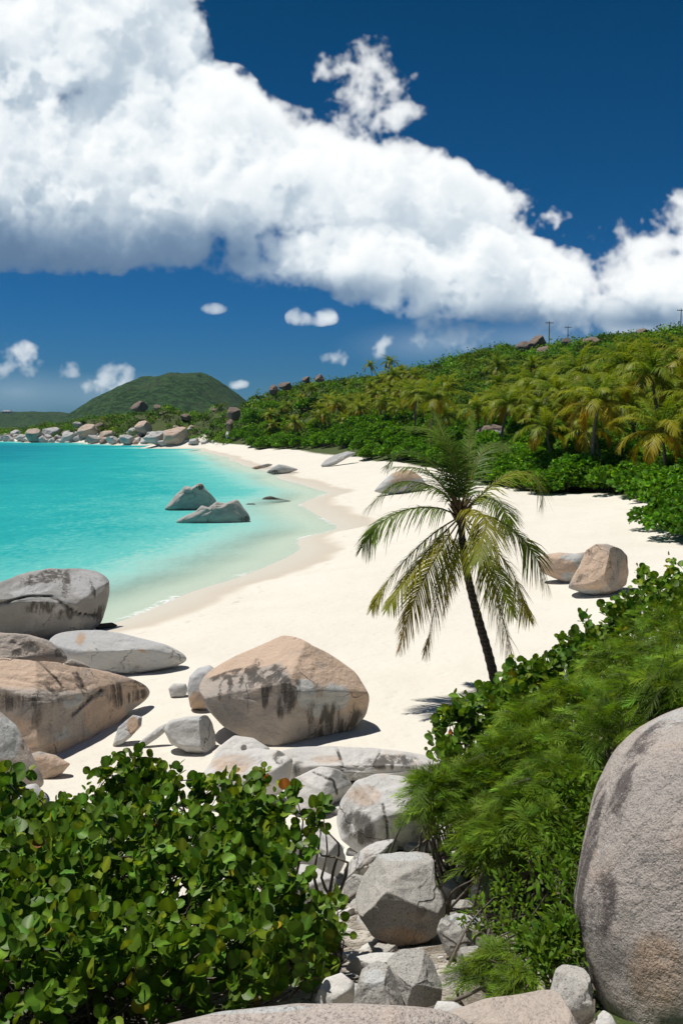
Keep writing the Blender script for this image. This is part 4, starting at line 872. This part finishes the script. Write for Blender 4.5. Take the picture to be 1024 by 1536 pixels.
# ------------------------------------------------------------------ coconut palms
def frond(A, Bm, P, up, length, npair, wid=0.03, droop=0.35, col=GREEN, tip=None, r=rng, seg=3, tight=1.0, rib=(0.20, 0.21, 0.03), r0=0.022, spread=1.0):
    """leaflets along the rachis curve P (m,3); midrib into Bm"""
    P = bezier(P, 40); T = unit(np.gradient(P, axis=0))
    f = np.linspace(0.10, 0.995, npair); idx = f * 39; i0 = np.clip(idx.astype(int), 0, 38); w = (idx - i0)[:, None]
    c = P[i0] * (1 - w) + P[i0 + 1] * w; t = unit(T[i0] * (1 - w) + T[i0 + 1] * w)
    up = np.asarray(up, float); S = unit(np.cross(t, np.broadcast_to(up, t.shape) + 1e-4)); N = np.cross(S, t)
    Lp = length * np.clip(np.sin(np.pi * np.clip(0.16 + 0.80 * f, 0, 1)) ** 0.7, 0.12, 1)
    col = np.asarray(col, float)
    for s in (-1, 1):
        ang = (0.55 + 0.45 * f)[:, None]                       # leaflets lean forward towards the tip
        d = unit(S * s * spread * (1.15 - 0.75 * f)[:, None] + t * ang + N * r.normal(0.10, 0.12, npair)[:, None] + r.normal(0, 0.07, t.shape))
        ln = Lp * r.uniform(0.85, 1.1, npair); rows = []
        wv = unit(np.cross(d, N))
        cc = np.repeat(shade_of(col, npair, 0.16, r)[:, None], 2 * (seg + 1), 1)
        if tip is not None: cc = cc * (1 - f[:, None, None] ** 1.5) + np.asarray(tip)[None, None] * (f[:, None, None] ** 1.5)
        for k in range(seg + 1):
            u = k / seg; p = c + d * (ln * u)[:, None] - np.array((0, 0, 1.0)) * (ln * droop * u * u * r.uniform(0.7, 1.2, npair))[:, None]
            ww = wid * (0.7, 1.0, 0.75, 0.08)[min(3, int(round(u * 3)))] * (Lp / length)[:, None] ** 0.5
            rows += [p - wv * ww, p + wv * ww]
        V = np.stack(rows, 1); F = np.array([(2 * k, 2 * k + 1, 2 * k + 3, 2 * k + 2) for k in range(seg)])[None] + (np.arange(npair) * 2 * (seg + 1))[:, None, None]
        u = np.repeat(np.linspace(0, 1, seg + 1), 2)[None, :, None]
        if tip is not None: cc = cc * (1 - 0.45 * u * f[:, None, None]) + np.asarray(tip) * 0.45 * u * f[:, None, None]
        A.add(V, F, cc)
    tube(Bm, P, np.linspace(r0, 0.003, 40), 5, rib)
def build_main_palm():
    r = np.random.default_rng(2); Yc = 22.0; m = Yc / FPX
    base = hit(745, 1033); base = base + np.array((0.03, 0.05, -0.15))
    root = empty('palm_tree', base, 'lone coconut palm with a dark leaning trunk standing on open sand', 'palm tree')
    crown = at(690, 772, Yc)
    A = Acc(); pts = [base, at(733,985,22.4), at(716,925,22.25), at(700,860,22.1), at(693,810,22.0), crown]
    C = bezier(pts, 60); tube(A, C - base, np.linspace(.118, .075, 60) + 0.012 * (np.arange(60) % 3 == 0) + np.where(np.arange(60) < 5, .05 - .01 * np.arange(60), 0), 12, (0.08, 0.07, 0.06))
    obj('trunk', A.mesh('trunk', M_TRUNK), root)
    A = Acc()                                                   # fibre sheaths and old stalk stubs
    for k in range(26):
        a = k * 2.4; d = np.array((math.cos(a), math.sin(a), 0.7 + .5 * r.random())); p = crown + np.array((0, 0, -.25 + .018 * k))
        tube(A, [p - base, p + d * .14 - base, p + d * .30 + np.array((0, 0, .04)) - base], [.05, .035, .012], 6, (.12, .08, .04))
    obj('crown_base', A.mesh('crown_base', M_FIBRE), root)
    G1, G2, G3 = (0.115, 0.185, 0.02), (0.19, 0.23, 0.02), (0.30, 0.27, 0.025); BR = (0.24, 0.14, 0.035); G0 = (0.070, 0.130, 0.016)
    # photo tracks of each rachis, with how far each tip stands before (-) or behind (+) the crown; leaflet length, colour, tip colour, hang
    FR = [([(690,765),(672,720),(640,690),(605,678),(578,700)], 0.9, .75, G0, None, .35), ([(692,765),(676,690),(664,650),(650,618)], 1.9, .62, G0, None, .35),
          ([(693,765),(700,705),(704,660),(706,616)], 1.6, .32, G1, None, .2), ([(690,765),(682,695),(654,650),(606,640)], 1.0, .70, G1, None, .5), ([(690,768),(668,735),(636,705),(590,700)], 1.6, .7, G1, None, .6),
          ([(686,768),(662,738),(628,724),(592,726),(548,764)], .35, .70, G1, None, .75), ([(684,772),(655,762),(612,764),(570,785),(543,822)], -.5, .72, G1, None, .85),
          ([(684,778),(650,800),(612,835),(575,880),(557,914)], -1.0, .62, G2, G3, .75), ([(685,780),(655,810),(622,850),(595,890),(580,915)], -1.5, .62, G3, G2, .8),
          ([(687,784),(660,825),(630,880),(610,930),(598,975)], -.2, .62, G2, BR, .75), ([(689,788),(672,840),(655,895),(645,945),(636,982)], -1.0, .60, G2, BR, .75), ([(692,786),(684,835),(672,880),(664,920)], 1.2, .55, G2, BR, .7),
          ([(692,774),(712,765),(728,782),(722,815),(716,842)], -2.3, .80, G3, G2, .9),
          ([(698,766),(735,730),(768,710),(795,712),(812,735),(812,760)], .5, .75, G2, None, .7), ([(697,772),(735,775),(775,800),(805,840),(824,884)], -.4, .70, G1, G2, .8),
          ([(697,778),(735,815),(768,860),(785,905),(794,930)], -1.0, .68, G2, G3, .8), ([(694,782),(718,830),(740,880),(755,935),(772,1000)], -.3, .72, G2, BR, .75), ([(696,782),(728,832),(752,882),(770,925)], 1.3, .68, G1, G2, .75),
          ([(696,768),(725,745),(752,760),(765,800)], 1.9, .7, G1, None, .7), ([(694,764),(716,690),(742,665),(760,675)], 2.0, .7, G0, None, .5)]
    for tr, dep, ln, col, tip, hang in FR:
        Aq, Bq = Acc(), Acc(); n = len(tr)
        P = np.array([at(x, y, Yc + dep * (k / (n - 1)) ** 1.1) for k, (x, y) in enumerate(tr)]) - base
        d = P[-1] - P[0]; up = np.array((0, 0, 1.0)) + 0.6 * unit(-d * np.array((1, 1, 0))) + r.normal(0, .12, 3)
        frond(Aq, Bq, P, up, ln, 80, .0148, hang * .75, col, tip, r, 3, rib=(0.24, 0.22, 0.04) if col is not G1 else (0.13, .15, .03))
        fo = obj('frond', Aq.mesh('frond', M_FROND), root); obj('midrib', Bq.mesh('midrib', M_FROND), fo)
build_main_palm()

# ------------------------------------------------------------------ boulders on the hill and along the far shore
def ell(px, py, w, h, r):
    a = np.linspace(0, 2 * np.pi, 12, endpoint=False); k = r.uniform(.78, 1.15, 12)
    return [(px + w / 2 * math.cos(t) * q, py + h / 2 * math.sin(t) * q) for t, q in zip(a, k)]
FAR_ROCKS = []
def far_rock(lab, px, py, w, h, kd, r, **k):
    o = rock(lab, ell(px, py, w, h, r), kd, **k); FAR_ROCKS.append((o.location.x, o.location.y, w / 2 / FPX * o.location.y)); return o
def build_far_rocks():
    r = np.random.default_rng(31)
    hill = [(806,509,24,18,278,'broken dark crag on the skyline below the utility pole'), (816,526,26,18,262,'smooth rounded brown boulder on the hill below the skyline crag'), (788,515,26,12,272,'long brown outcrop sloping down left of the skyline crag'), (886,513,26,26,255,'big brown outcrop of two slabs on the right part of the hill'),
            (962,492,16,6,255,'flat brown boulder on the skyline near the right edge'), (849,507,14,8,264,'small tan boulder between the crag and the big brown outcrop'), (981,511,8,5,235,'small pale stone high on the hill near the right edge'), (752,537,9,4,270,'small white stone in the scrub left of the rounded brown boulder'),
            (459,563,12,5,345,'reddish ledge on the ridge, left one of two'), (479,561,14,6,345,'reddish ledge on the ridge, right one of two'), (612,559,9,6,300,'small brown rock showing through the ridge scrub in the middle'), (410,579,13,12,365,'square brown tor standing on the left end of the ridge'), (428,573,22,6,360,'long brown ledge running right from the square tor'),
            (350,615,18,16,360,'rounded grey-brown boulder in the scrub above the far end of the beach'), (345,630,10,16,350,'dark cleft rock under the rounded grey-brown boulder'), (325,609,20,10,420,'pointed brown boulder in the scrub left of the rounded one'), (279,621,16,7,480,'low brown boulder in the scrub above the pale shore rocks'), (246,617,12,16,490,'leaning grey slab in the scrub above the shore rocks'), (210,604,24,10,520,'flat-topped dark brown outcrop on the headland skyline'), (237,606,12,7,510,'small brown outcrop right of the flat-topped one')]
    for px, py, w, h, Y, lab in hill:
        c = at(px, py + 3 + h * .6, Y - 3); gap = min(max(0.0, (c[2] - hz(c[0], c[1]) + .6) * FPX / Y), 6.0); py += gap / 2; h += gap / 1.12      # each stands on the ground under the scrub
        far_rock(lab, px, py + 3, w * 1.1, h * 1.12, 'brown', r, Y=Y - 3, lv=4, deep=.8, rough=.10, facet=.16, cuts=[(r.normal(-.2, .3), .8, .5, .42, .03), (.6, r.normal(0, .3), .8, .5, .03)], name='hill_boulder', cat='boulder', group='boulders on the hillside')
    shore = [(266,655,40,28,'fartan','tan-topped pale boulder, biggest on the far shore'), (236,657,34,20,'far','broad pale boulder left of the biggest far-shore boulder'), (203,648,24,14,'far','rounded grey boulder perched among the far-shore rocks'), (192,660,24,14,'far','low grey boulder at the water left of the perched one'), (216,641,28,18,'fartan','tan rock face behind the perched grey boulder'),
             (52,652,26,20,'fartan','tan and white striped boulder near the left end of the far shore'), (36,657,22,12,'far','pale boulder left of the striped one'), (78,649,24,16,'far','pale sloping slab right of the striped boulder'), (103,656,22,16,'far','grey boulder with a dark face in the middle of the far shore'), (132,647,34,22,'fartan','tall tan boulder in the middle of the far shore'),
             (122,658,20,9,'far','low pale rock in front of the tall tan boulder'), (140,659,22,12,'sea','dark low boulder at the water in front of the tall tan one'), (160,653,28,14,'fartan','low tan boulder right of the tall tan one'), (170,660,22,10,'far','pale flat rock right of the dark low boulder'), (12,657,20,8,'far','low grey rocks at the far left tip of the headland'), (24,650,16,10,'far','pale rock behind the far left tip'),
             (117,637,14,8,'far','white rock in the scrub above the tall tan boulder'), (150,640,18,12,'brown','brown rock in the scrub behind the tan boulders'), (342,653,7,16,'far','white upright stone at the far end of the beach'), (293,662,18,8,'far','flat pale rock at the start of the far beach'), (308,663,12,6,'far','small grey rock on the far beach next to the flat one'), (322,662,10,5,'far','smallest pale rock on the far beach'), (250,664,26,8,'far','low grey rock at the water below the broad pale boulder'), (220,664,20,7,'sea','dark flat rock at the water below the perched boulder'), (90,662,16,6,'far','low white rock at the water below the pale sloping slab'), (65,661,18,6,'far','low grey rock at the water below the striped boulder')]
    for px, py, w, h, kd, lab in shore:
        far_rock(lab, px, py, w * 1.12, h * 1.15, kd, r, back=.1, lv=4, deep=.7, cuts=[(r.normal(0, .3), .8, .5, .5, .03), (r.normal(0, .6), r.normal(0, .3), .8, .55, .03)], rough=.07, facet=.12, name='shore_boulder', cat='boulder', group='boulders along the far shore')
    k = 0
    while k < 105:                                       # the smaller blocks heaped between them
        px = r.uniform(-5, 288); b = 667 - (px < 90) * 3 - r.gamma(1.5, 5.5) * (.45 + .55 * (px > 90))
        g = hit(px, b)
        if not 330 < g[1] < 720 or g[2] > 9: continue
        w = r.uniform(6, 17)
        far_rock('rough granite block heaped between the larger boulders of the far shore', px, b - w * .22, w, w * r.uniform(.5, .85), ('far', 'far', 'fartan', 'far', 'brown')[r.integers(0, 5)], r, Y=g[1], lv=3, deep=.8, cuts=[(r.normal(), .8, .5, .5, .03), (r.normal(), 0, .8, .55, .03)], rough=.08, facet=.15, name='shore_block', cat='boulder', group='small blocks of the far shore', seed=k * 3.3); k += 1
build_far_rocks()

# ------------------------------------------------------------------ woods behind the beach
def palm_crown(seed, R_=4.2, nf=20, old=0.35):
    """mesh of a coconut crown for the grove: arching fronds, the lowest ones yellowing"""
    r = np.random.default_rng(seed); out = []
    for k in range(nf):
        A = Acc(); f = k / (nf - 1); az = k * 2.399 + r.normal(0, .2)
        el0 = math.radians(78 - 88 * f + r.normal(0, 6)); L = R_ * r.uniform(.85, 1.12) * (0.8 + 0.3 * math.sin(math.pi * f))
        d = np.array((math.cos(az), math.sin(az), 0)); P = [np.zeros(3)]; el = el0
        for s in range(6): P.append(P[-1] + (d * math.cos(el) + np.array((0, 0, math.sin(el)))) * L / 6); el -= math.radians((8.5 + 7 * f) * (0.7 + 0.25 * s))
        y = max(0, f - 1 + old) / max(old, .01)
        y = y ** 1.6
        col = np.array((0.090, 0.185, 0.013)) * (1 - y) + np.array((0.46, 0.31, 0.018)) * y
        tip = np.array((0.27, 0.32, 0.018)) * (1 - y) + np.array((0.48, 0.28, 0.018)) * y
        if r.random() < .30: col = np.array((0.25, 0.31, 0.018))
        up = np.array((0, 0, 1.0)) + .5 * (-d)
        frond(A, A, np.array(P), up, R_ * .25, 34, .065, .55, col, tip, r, 2, rib=(0.30, 0.26, 0.04) if f > .4 else (.16, .18, .03), r0=.05)
        out.append(A)
    return out
def merge(L):
    A = Acc()
    for a in L: A.add(np.concatenate(a.V), np.concatenate(a.F), np.concatenate(a.T))
    return A
def trunk_mesh(h, lean, seed):
    r = np.random.default_rng(seed); A = Acc()
    C = bezier([(0, 0, -.6), (lean * .1, 0, h * .3), (lean * .45, .1, h * .65), (lean, 0, h)], 26)
    tube(A, C, np.linspace(.20, .12, 26), 8, (.15, .13, .11)); return A.mesh('trunk', M_TRUNK2)
def build_woods():
    r = np.random.default_rng(9)
    # crowns: three kept frond by frond for the nearest trees, five single-mesh ones for the grove
    heights = [(5.5, .5), (7.0, .9), (8.5, 1.2), (6.2, -.7), (9.5, .4)]
    near = []
    for k in range(3): near.append([a.mesh('frond', M_FROND) for a in palm_crown(100 + k, 4.4, 20, (.80, .25, .35)[k])])
    far = [merge(palm_crown(40 + k, (4.0, 4.3, 3.8, 4.4, 4.0)[k], 18, (.15, .35, .2, .42, .28)[k])).mesh('crown', M_FROND) for k in range(5)]
    trunks = [trunk_mesh(h, l, i) for i, (h, l) in enumerate(heights)]
    def palm(x, y, z, ti, label, group, frs=None, cm=None, sc=1.0, rot=0.0):
        root = empty('coconut_palm', (x, y, z), label, 'palm tree', group); root.scale = (sc,) * 3; root.rotation_euler = (r.normal(0, .05), r.normal(0, .05), rot)
        obj('trunk', trunks[ti], root); h, l = heights[ti]
        if frs:
            for me in frs: obj('frond', me, root, (l, 0, h))
        else: obj('crown', cm, root, (l, 0, h))
        return root
    NEAR = [  # crown in the photo (px, py), distance, crown kind, size, what singles it out
        (903,606,84,0,1.0,'yellowing palm with a bare leaning trunk standing at the back edge of the sand'), (992,650,66,0,.95,'yellow-orange palm drooping low at the right edge above the beach hedge'),
        (975,565,92,2,1.12,'tall pale green palm rising behind the yellow-orange palm'), (930,545,112,1,1.15,'dark green palm high on the slope left of the tall pale green palm'),
        (835,590,108,1,1.05,'green palm left of the yellowing palm, broad arching fronds'), (758,606,116,1,.95,'bright green palm standing over the brown mound'),
        (870,560,118,2,1.1,'green palm between the broad arching palm and the dark green palm'), (798,575,125,1,1.05,'green palm above and right of the brown mound'), (806,615,104,2,.75,'small palm on a thin trunk in the shade right of the brown mound'),
        (1020,540,100,0,1.1,'yellow-green palm cut by the right edge of the picture'), (660,600,140,2,1.05,'yellow-green palm just above the feathery top of the lone palm'), (625,590,165,1,1.05,'green palm left of the lone palm top, taller than its neighbours')]
    for px, py, Y, k, sc, lab in NEAR:
        c = at(px, py, Y); best = min(range(5), key=lambda i: abs(heights[i][0] * sc - (c[2] - hz(c[0], c[1]))))
        h, l = heights[best]; rot = r.uniform(-.6, .6) + (math.pi if px > 940 else 0)
        x, y = c[0] - l * sc * math.cos(rot), c[1] - l * sc * math.sin(rot)
        sc2 = np.clip((c[2] - hz(x, y)) / h, .55, 1.45)
        root = palm(x, y, c[2] - h * sc2, best, lab, 'coconut palms behind the beach', near[k], None, sc2, rot)
        for ch in root.children:
            if ch.name.startswith('frond'): ch.scale = (sc / sc2,) * 3
    n = 0; taken = [at(a[0], a[1], a[2])[:2] for a in NEAR]; V = np.array(VEG[:10]); tries = 0
    while n < 92 and tries < 6000:
        tries += 1
        i = r.integers(0, 8); f = r.random(); p = V[i] * (1 - f) + V[i + 1] * f; t = unit(V[i + 1] - V[i]); inw = np.array((t[1] * -1, t[0]))
        if inw @ np.array((0.3, 1)) < 0: inw = -inw
        q = p + inw * (6 + r.gamma(1.6, 16) * (p[1] / 150) ** 0.5) + unit(p) * 3
        d = min(np.linalg.norm(q - s) for s in taken)
        if d < 4.2 or q[1] > 330 or not in_poly(q[None], VEGPOLY)[0]: continue
        u = q[0] / q[1] * FPX + 512
        if u < 385 or u > 1090: continue
        if q[0] > 20 and q[1] > 190: continue
        taken.append(q); ti = r.integers(0, 5)
        palm(q[0], q[1], hz(*q) - .2, ti, 'coconut palm in the crowded grove between the beach hedge and the hill', 'coconut palms of the grove', None, far[r.integers(0, 5)], r.uniform(.8, 1.1), r.uniform(0, 6.28)); n += 1
    # hedge along the back of the beach: single shrubs shoulder to shoulder
    protos = []
    for k in range(5):
        rr = np.random.default_rng(70 + k); nl = rr.integers(5, 8)
        Ls = [(rr.normal(0, 1.0), rr.normal(0, .9), rr.uniform(.7, 1.6), rr.uniform(.9, 1.4), rr.uniform(.9, 1.4), rr.uniform(.7, 1.1)) for _ in range(nl)]
        P, N = canopy_points(Ls, 3000, rr, .35); A, B = Acc(), Acc()
        ax = unit(N * .7 + rr.normal(0, .6, N.shape) + np.array((0, 0, .3))); no = unit(N + np.array((0, 0, .7)) + rr.normal(0, .45, N.shape))
        leaves(A, *CLUMP, P, ax, no, rr.uniform(.13, .30, 3000), shade_of((0.098, 0.240, 0.014), 3000, .42, rr))
        for _ in range(9):
            q = np.array((rr.normal(0, .3), rr.normal(0, .3), -.2)); e = P[rr.integers(0, 3000)]; tube(B, bezier([q, (q + e) / 2 + rr.normal(0, .2, 3), e], 8), np.linspace(.06, .012, 8), 5)
        protos.append((A.mesh('foliage', M_SCRUB), B.mesh('stem', M_WOOD)))
    def shrub(x, y, sc, label, group, k=None):
        a, b = protos[r.integers(0, 5) if k is None else k]
        root = empty('beach_shrub', (x, y, hz(x, y) - .1), label, 'shrub', group); root.rotation_euler.z = r.uniform(0, 6.28); root.scale = (sc, sc, sc * r.uniform(.85, 1.1))
        obj('foliage', a, root); obj('stem', b, root)
    V = np.array(VEG[:10]); seg = np.linalg.norm(np.diff(V, axis=0), axis=1)
    for row, off in enumerate((0.6, 4.0, 8.5)):
        s = 0.0; tot = seg.sum()
        while s < tot:
            i = min(int(np.searchsorted(np.cumsum(seg), s, 'right')), len(seg) - 1); f = (s - (np.cumsum(seg)[i] - seg[i])) / seg[i]
            p = V[i] * (1 - f) + V[i + 1] * f; t = unit(V[i + 1] - V[i]); inw = np.array((-t[1], t[0])); inw = inw if inw @ np.array((.5, 1)) > 0 else -inw
            far_ = p[1] / 100; sc = np.clip(.75 + .30 * far_, .7, 1.9) * r.uniform(.75, 1.2) * (1 + .12 * row)
            q = p + inw * (off * sc + r.normal(0, .8) + 0.9 * sc)
            shrub(q[0], q[1], sc, 'dense green shrub in the hedge along the back edge of the sand', 'shrubs of the beach hedge')
            s += sc * 3.1 * (1 + .25 * row) * r.uniform(.85, 1.15) * np.clip(far_ * .75, .9, 2.2)
    for px, py, sc, k, lab in [(1000,785,.85,1,'leafy shrub at the right edge standing forward on the sand'), (1040,800,1.0,2,'leafy shrub cut by the right edge, nearer than the forward one'), (1010,742,.9,0,'shrub casting a shadow on the sand by the right edge'), (960,742,.7,3,'low shrub at the foot of the yellow-orange palm')]:
        g = hit(px, py + 12); shrub(g[0] + .5, g[1] + .5, sc, lab, None, k)
    # scrub that covers the hill: beyond counting
    A = Acc(); n = 34000
    th = np.radians(r.uniform(-24, 27, n)); d = np.exp(math.log(95) + r.beta(1.35, 1.0, n) * math.log(820 / 95))
    th[:1800] = np.radians(r.uniform(22, 62, 1800)); d[:1800] = np.exp(r.uniform(math.log(6), math.log(110), 1800)); XY = np.c_[np.sin(th) * d, np.cos(th) * d]
    ok = in_poly(XY, VEGPOLY) & (line_dist(XY, VEGPOLY[:16]) > np.where(d > 400, 2.0, 5.0)); Z = height(XY); ok &= Z > 1.4; ok &= (d > 95) | (XY[:, 0] > 0.42 * XY[:, 1] + 2.2); ok |= (d > 340) & (Z > 2.2) & (XY[:, 0] / XY[:, 1] < -0.118)
    FR = np.array(FAR_ROCKS); ok &= (np.linalg.norm(XY[:, None] - FR[None, :, :2], axis=2) > FR[None, :, 2] * .55 + .5).all(1)
    XY, Z, d = XY[ok], Z[ok], d[ok]; n = len(XY)
    size = np.clip(r.gamma(6, .25, n) * (0.55 + d / 450), .7, 4.6); col = shade_of((0.086, 0.200, 0.014), n, .36, r)
    yel = r.random(n) < .18; col[yel] = shade_of((0.16, 0.225, 0.018), int(yel.sum()), .2, r); dk = r.random(n) < .18; col[dk] = shade_of((0.036, 0.082, 0.014), int(dk.sum()), .2, r)
    for rep_, cnt in ((d < 260, 120), (d >= 260, 48)):
        m = np.flatnonzero(rep_); k = np.repeat(m, cnt); N = unit(r.normal(size=(len(k), 3))); N[:, 2] = np.abs(N[:, 2]) * .9 - .1
        lob = 1 + .35 * perlin(np.c_[XY[k], Z[k]] * .37 + N * 2.1)
        P = np.c_[XY[k], Z[k] + size[k] * .30] + N * (size[k] * lob * r.uniform(.6, 1.05, len(k)))[:, None] * np.array((1, 1, .85))
        ax = unit(r.normal(size=N.shape) + N * .5); no = unit(N + np.array((0, 0, .5)) + r.normal(0, .4, N.shape))
        leaves(A, *CLUMP, P, ax, no, np.clip((.16 + d[k] / 1050) * np.minimum(1, .35 + d[k] / 110), .07, 2) * r.uniform(.6, 1.25, len(k)), col[k] * np.exp(r.normal(0, .18, len(k)))[:, None])
    o = obj('hill_scrub', A.mesh('hill_scrub', M_SCRUB)); tag(o, 'dense low green scrub covering the whole hillside', 'scrub', kind='stuff')
build_woods()

# ------------------------------------------------------------------ distant hills, poles, house
def far_hill(name, Y, prof, depth, amp, mat, seed):
    px = np.array([p[0] for p in prof], float); z = np.array([(HOR - p[1]) / FPX * Y + CAM_H for p in prof])
    nx, ny = 260, 46; xs = np.linspace(px[0], px[-1], nx); zz = np.interp(xs, px, z); k = np.ones(9) / 9; zz = np.convolve(np.r_[[zz[0]] * 4, zz, [zz[-1]] * 4], k, 'valid')
    X = (xs - 512) / FPX * Y; t = np.linspace(-1, 1, ny)
    XX, TT = np.meshgrid(X, t); prof2 = np.cos(np.clip(TT, -1, 1) * math.pi / 2) ** 1.3
    P = np.c_[XX.ravel(), (Y + TT * depth).ravel(), np.zeros(XX.size)]
    H = (zz[None] + 6) * prof2 - 6; H = H + (amp * fbm(P / (depth * .4) + seed, 5, .55) + amp * .10 * fbm(P / (Y * .006), 3)).reshape(ny, nx) * np.clip(prof2 * 2, 0, 1) * np.clip(zz[None] / 20, .1, 1)
    P[:, 2] = H.ravel(); i = np.arange((ny - 1) * nx).reshape(ny - 1, nx)[:, :-1].ravel()
    o = obj(name, mesh_np(name, P, np.c_[i, i + 1, i + nx + 1, i + nx], mat)); o['kind'] = 'structure'; return o
def hill_material():
    m, t = material('distant_scrub'); P = t.new('ShaderNodeNewGeometry').outputs['Position']
    n = t.noise(P, .06, 5, .7).outputs[0]; n2 = t.noise(P, .012, 4, .6).outputs[0]
    c = t.mix(t.step(t.noise(P, .11, 4, .7).outputs[0], .40, .62), rgb(.008, .030, .010), rgb(.036, .088, .026)); c = t.mix(t.step(n2, .5, .7, 0, .5), c, rgb(.045, .066, .030))
    finish(t, principled(t, c, .9, .1, bump(t, n, 1.0, 9.0))); return m
HM = hill_material()
far_hill('hill', 1750, [(85,650),(140,614),(172,594),(204,577),(222,567),(240,567),(262,562),(285,561),(305,562),(325,570),(345,583),(372,605),(420,640),(470,652)], 430, 16, HM, 3.1)
far_hill('headland', 2500, [(-260,640),(-120,622),(-40,614),(0,618),(30,619),(60,617),(95,618),(120,622),(160,618),(220,622),(300,640)], 380, 9, HM, 8.2)
def wall_mat(name, c, rough=.8):
    m, t = material(name); P = t.new('ShaderNodeTexCoord').outputs['Object']; n = t.noise(P, 3, 4, .6).outputs[0]
    finish(t, principled(t, t.mix(n, rgb(*c), rgb(*(v * .8 for v in c))), rough, .2)); return m
def box(A, c, s, tint=(1, 1, 1)):
    c = np.array(c, float); s = np.array(s, float) / 2
    V = np.array([(x, y, z) for x in (-1, 1) for y in (-1, 1) for z in (-1, 1)]) * s + c
    A.add(V, [(0, 1, 3, 2), (4, 6, 7, 5), (0, 4, 5, 1), (2, 3, 7, 6), (0, 2, 6, 4), (1, 5, 7, 3)], tint)
def build_small():
    WOODP = wall_mat('weathered_pole_wood', (.09, .075, .06))
    for px, top, bot, Y, lab in [(823,482,506,284,'wooden utility pole with a crossarm on the skyline above the crag'), (1020,463,492,262,'wooden utility pole on the skyline at the right edge'), (851,489,503,330,'thin far utility pole right of the crossarm pole')]:
        a, b = at(px, top, Y), at(px, bot, Y); h = a[2] - b[2] + 2.5; root = empty('utility_pole', (b[0], b[1], b[2] - 2.5), lab, 'utility pole', 'utility poles on the ridge')
        A = Acc(); tube(A, [(0, 0, 0), (0, 0, h)], [.16, .11], 8); obj('post', A.mesh('post', WOODP), root)
        A = Acc(); box(A, (0, -.16, h - .5), (2.4, .14, .16)); arm = obj('crossarm', A.mesh('crossarm', WOODP, False), root)
        for x in (-1.05, -.5, .5, 1.05):
            A = Acc(); tube(A, [(x, -.16, h - .42), (x, -.16, h - .18)], [.06, .05], 6); obj('insulator', A.mesh('insulator', WOODP), arm)
    c = at(11, 619, 2420); root = empty('house', (c[0], c[1], c[2] - 4), 'tiny white house on the far headland at the left edge', 'house')
    W = wall_mat('white_wall', (.75, .74, .72)); RF = wall_mat('grey_roof', (.30, .31, .34)); GL = wall_mat('dark_window', (.05, .06, .08), .2)
    A = Acc(); box(A, (0, 0, 3.5), (22, 12, 7)); box(A, (14, 1, 2.5), (8, 9, 5)); wl = obj('wall', A.mesh('wall', W, False), root)
    A = Acc(); V = [(-12, -7, 7.0), (12, -7, 7.0), (12, 7, 7.0), (-12, 7, 7.0), (-7, 0, 10.5), (7, 0, 10.5)]; A.add(V, [(0, 1, 5, 4), (2, 3, 4, 5), (1, 2, 5, 5), (3, 0, 4, 4), (0, 3, 2, 1)], (1, 1, 1)); obj('roof', A.mesh('roof', RF, False), root)
    for x in (-7, 0, 7):
        A = Acc(); box(A, (x, -6.05, 4), (3.4, .14, 3)); obj('window', A.mesh('window', GL, False), wl)
build_small()

# ------------------------------------------------------------------ the air over the bay
def build_haze():
    A = Acc(); box(A, (0, 1700, 58), (6400, 3600, 150)); me = A.mesh('haze', HZ, False); o = obj('haze', me); o['kind'] = 'stuff'
HZ = bpy.data.materials.new('haze'); HZ.use_nodes = True; HZ.node_tree.nodes.clear(); _t = NT(HZ.node_tree)
_v = _t.new('ShaderNodeVolumePrincipled'); _v.inputs['Color'].default_value = (0.72, 0.84, 1.0, 1); _v.inputs['Density'].default_value = 0.00003; _v.inputs['Anisotropy'].default_value = 0.2
_o = _t.new('ShaderNodeOutputMaterial'); _t.put(_o.inputs['Volume'], _v.outputs[0])
build_haze()
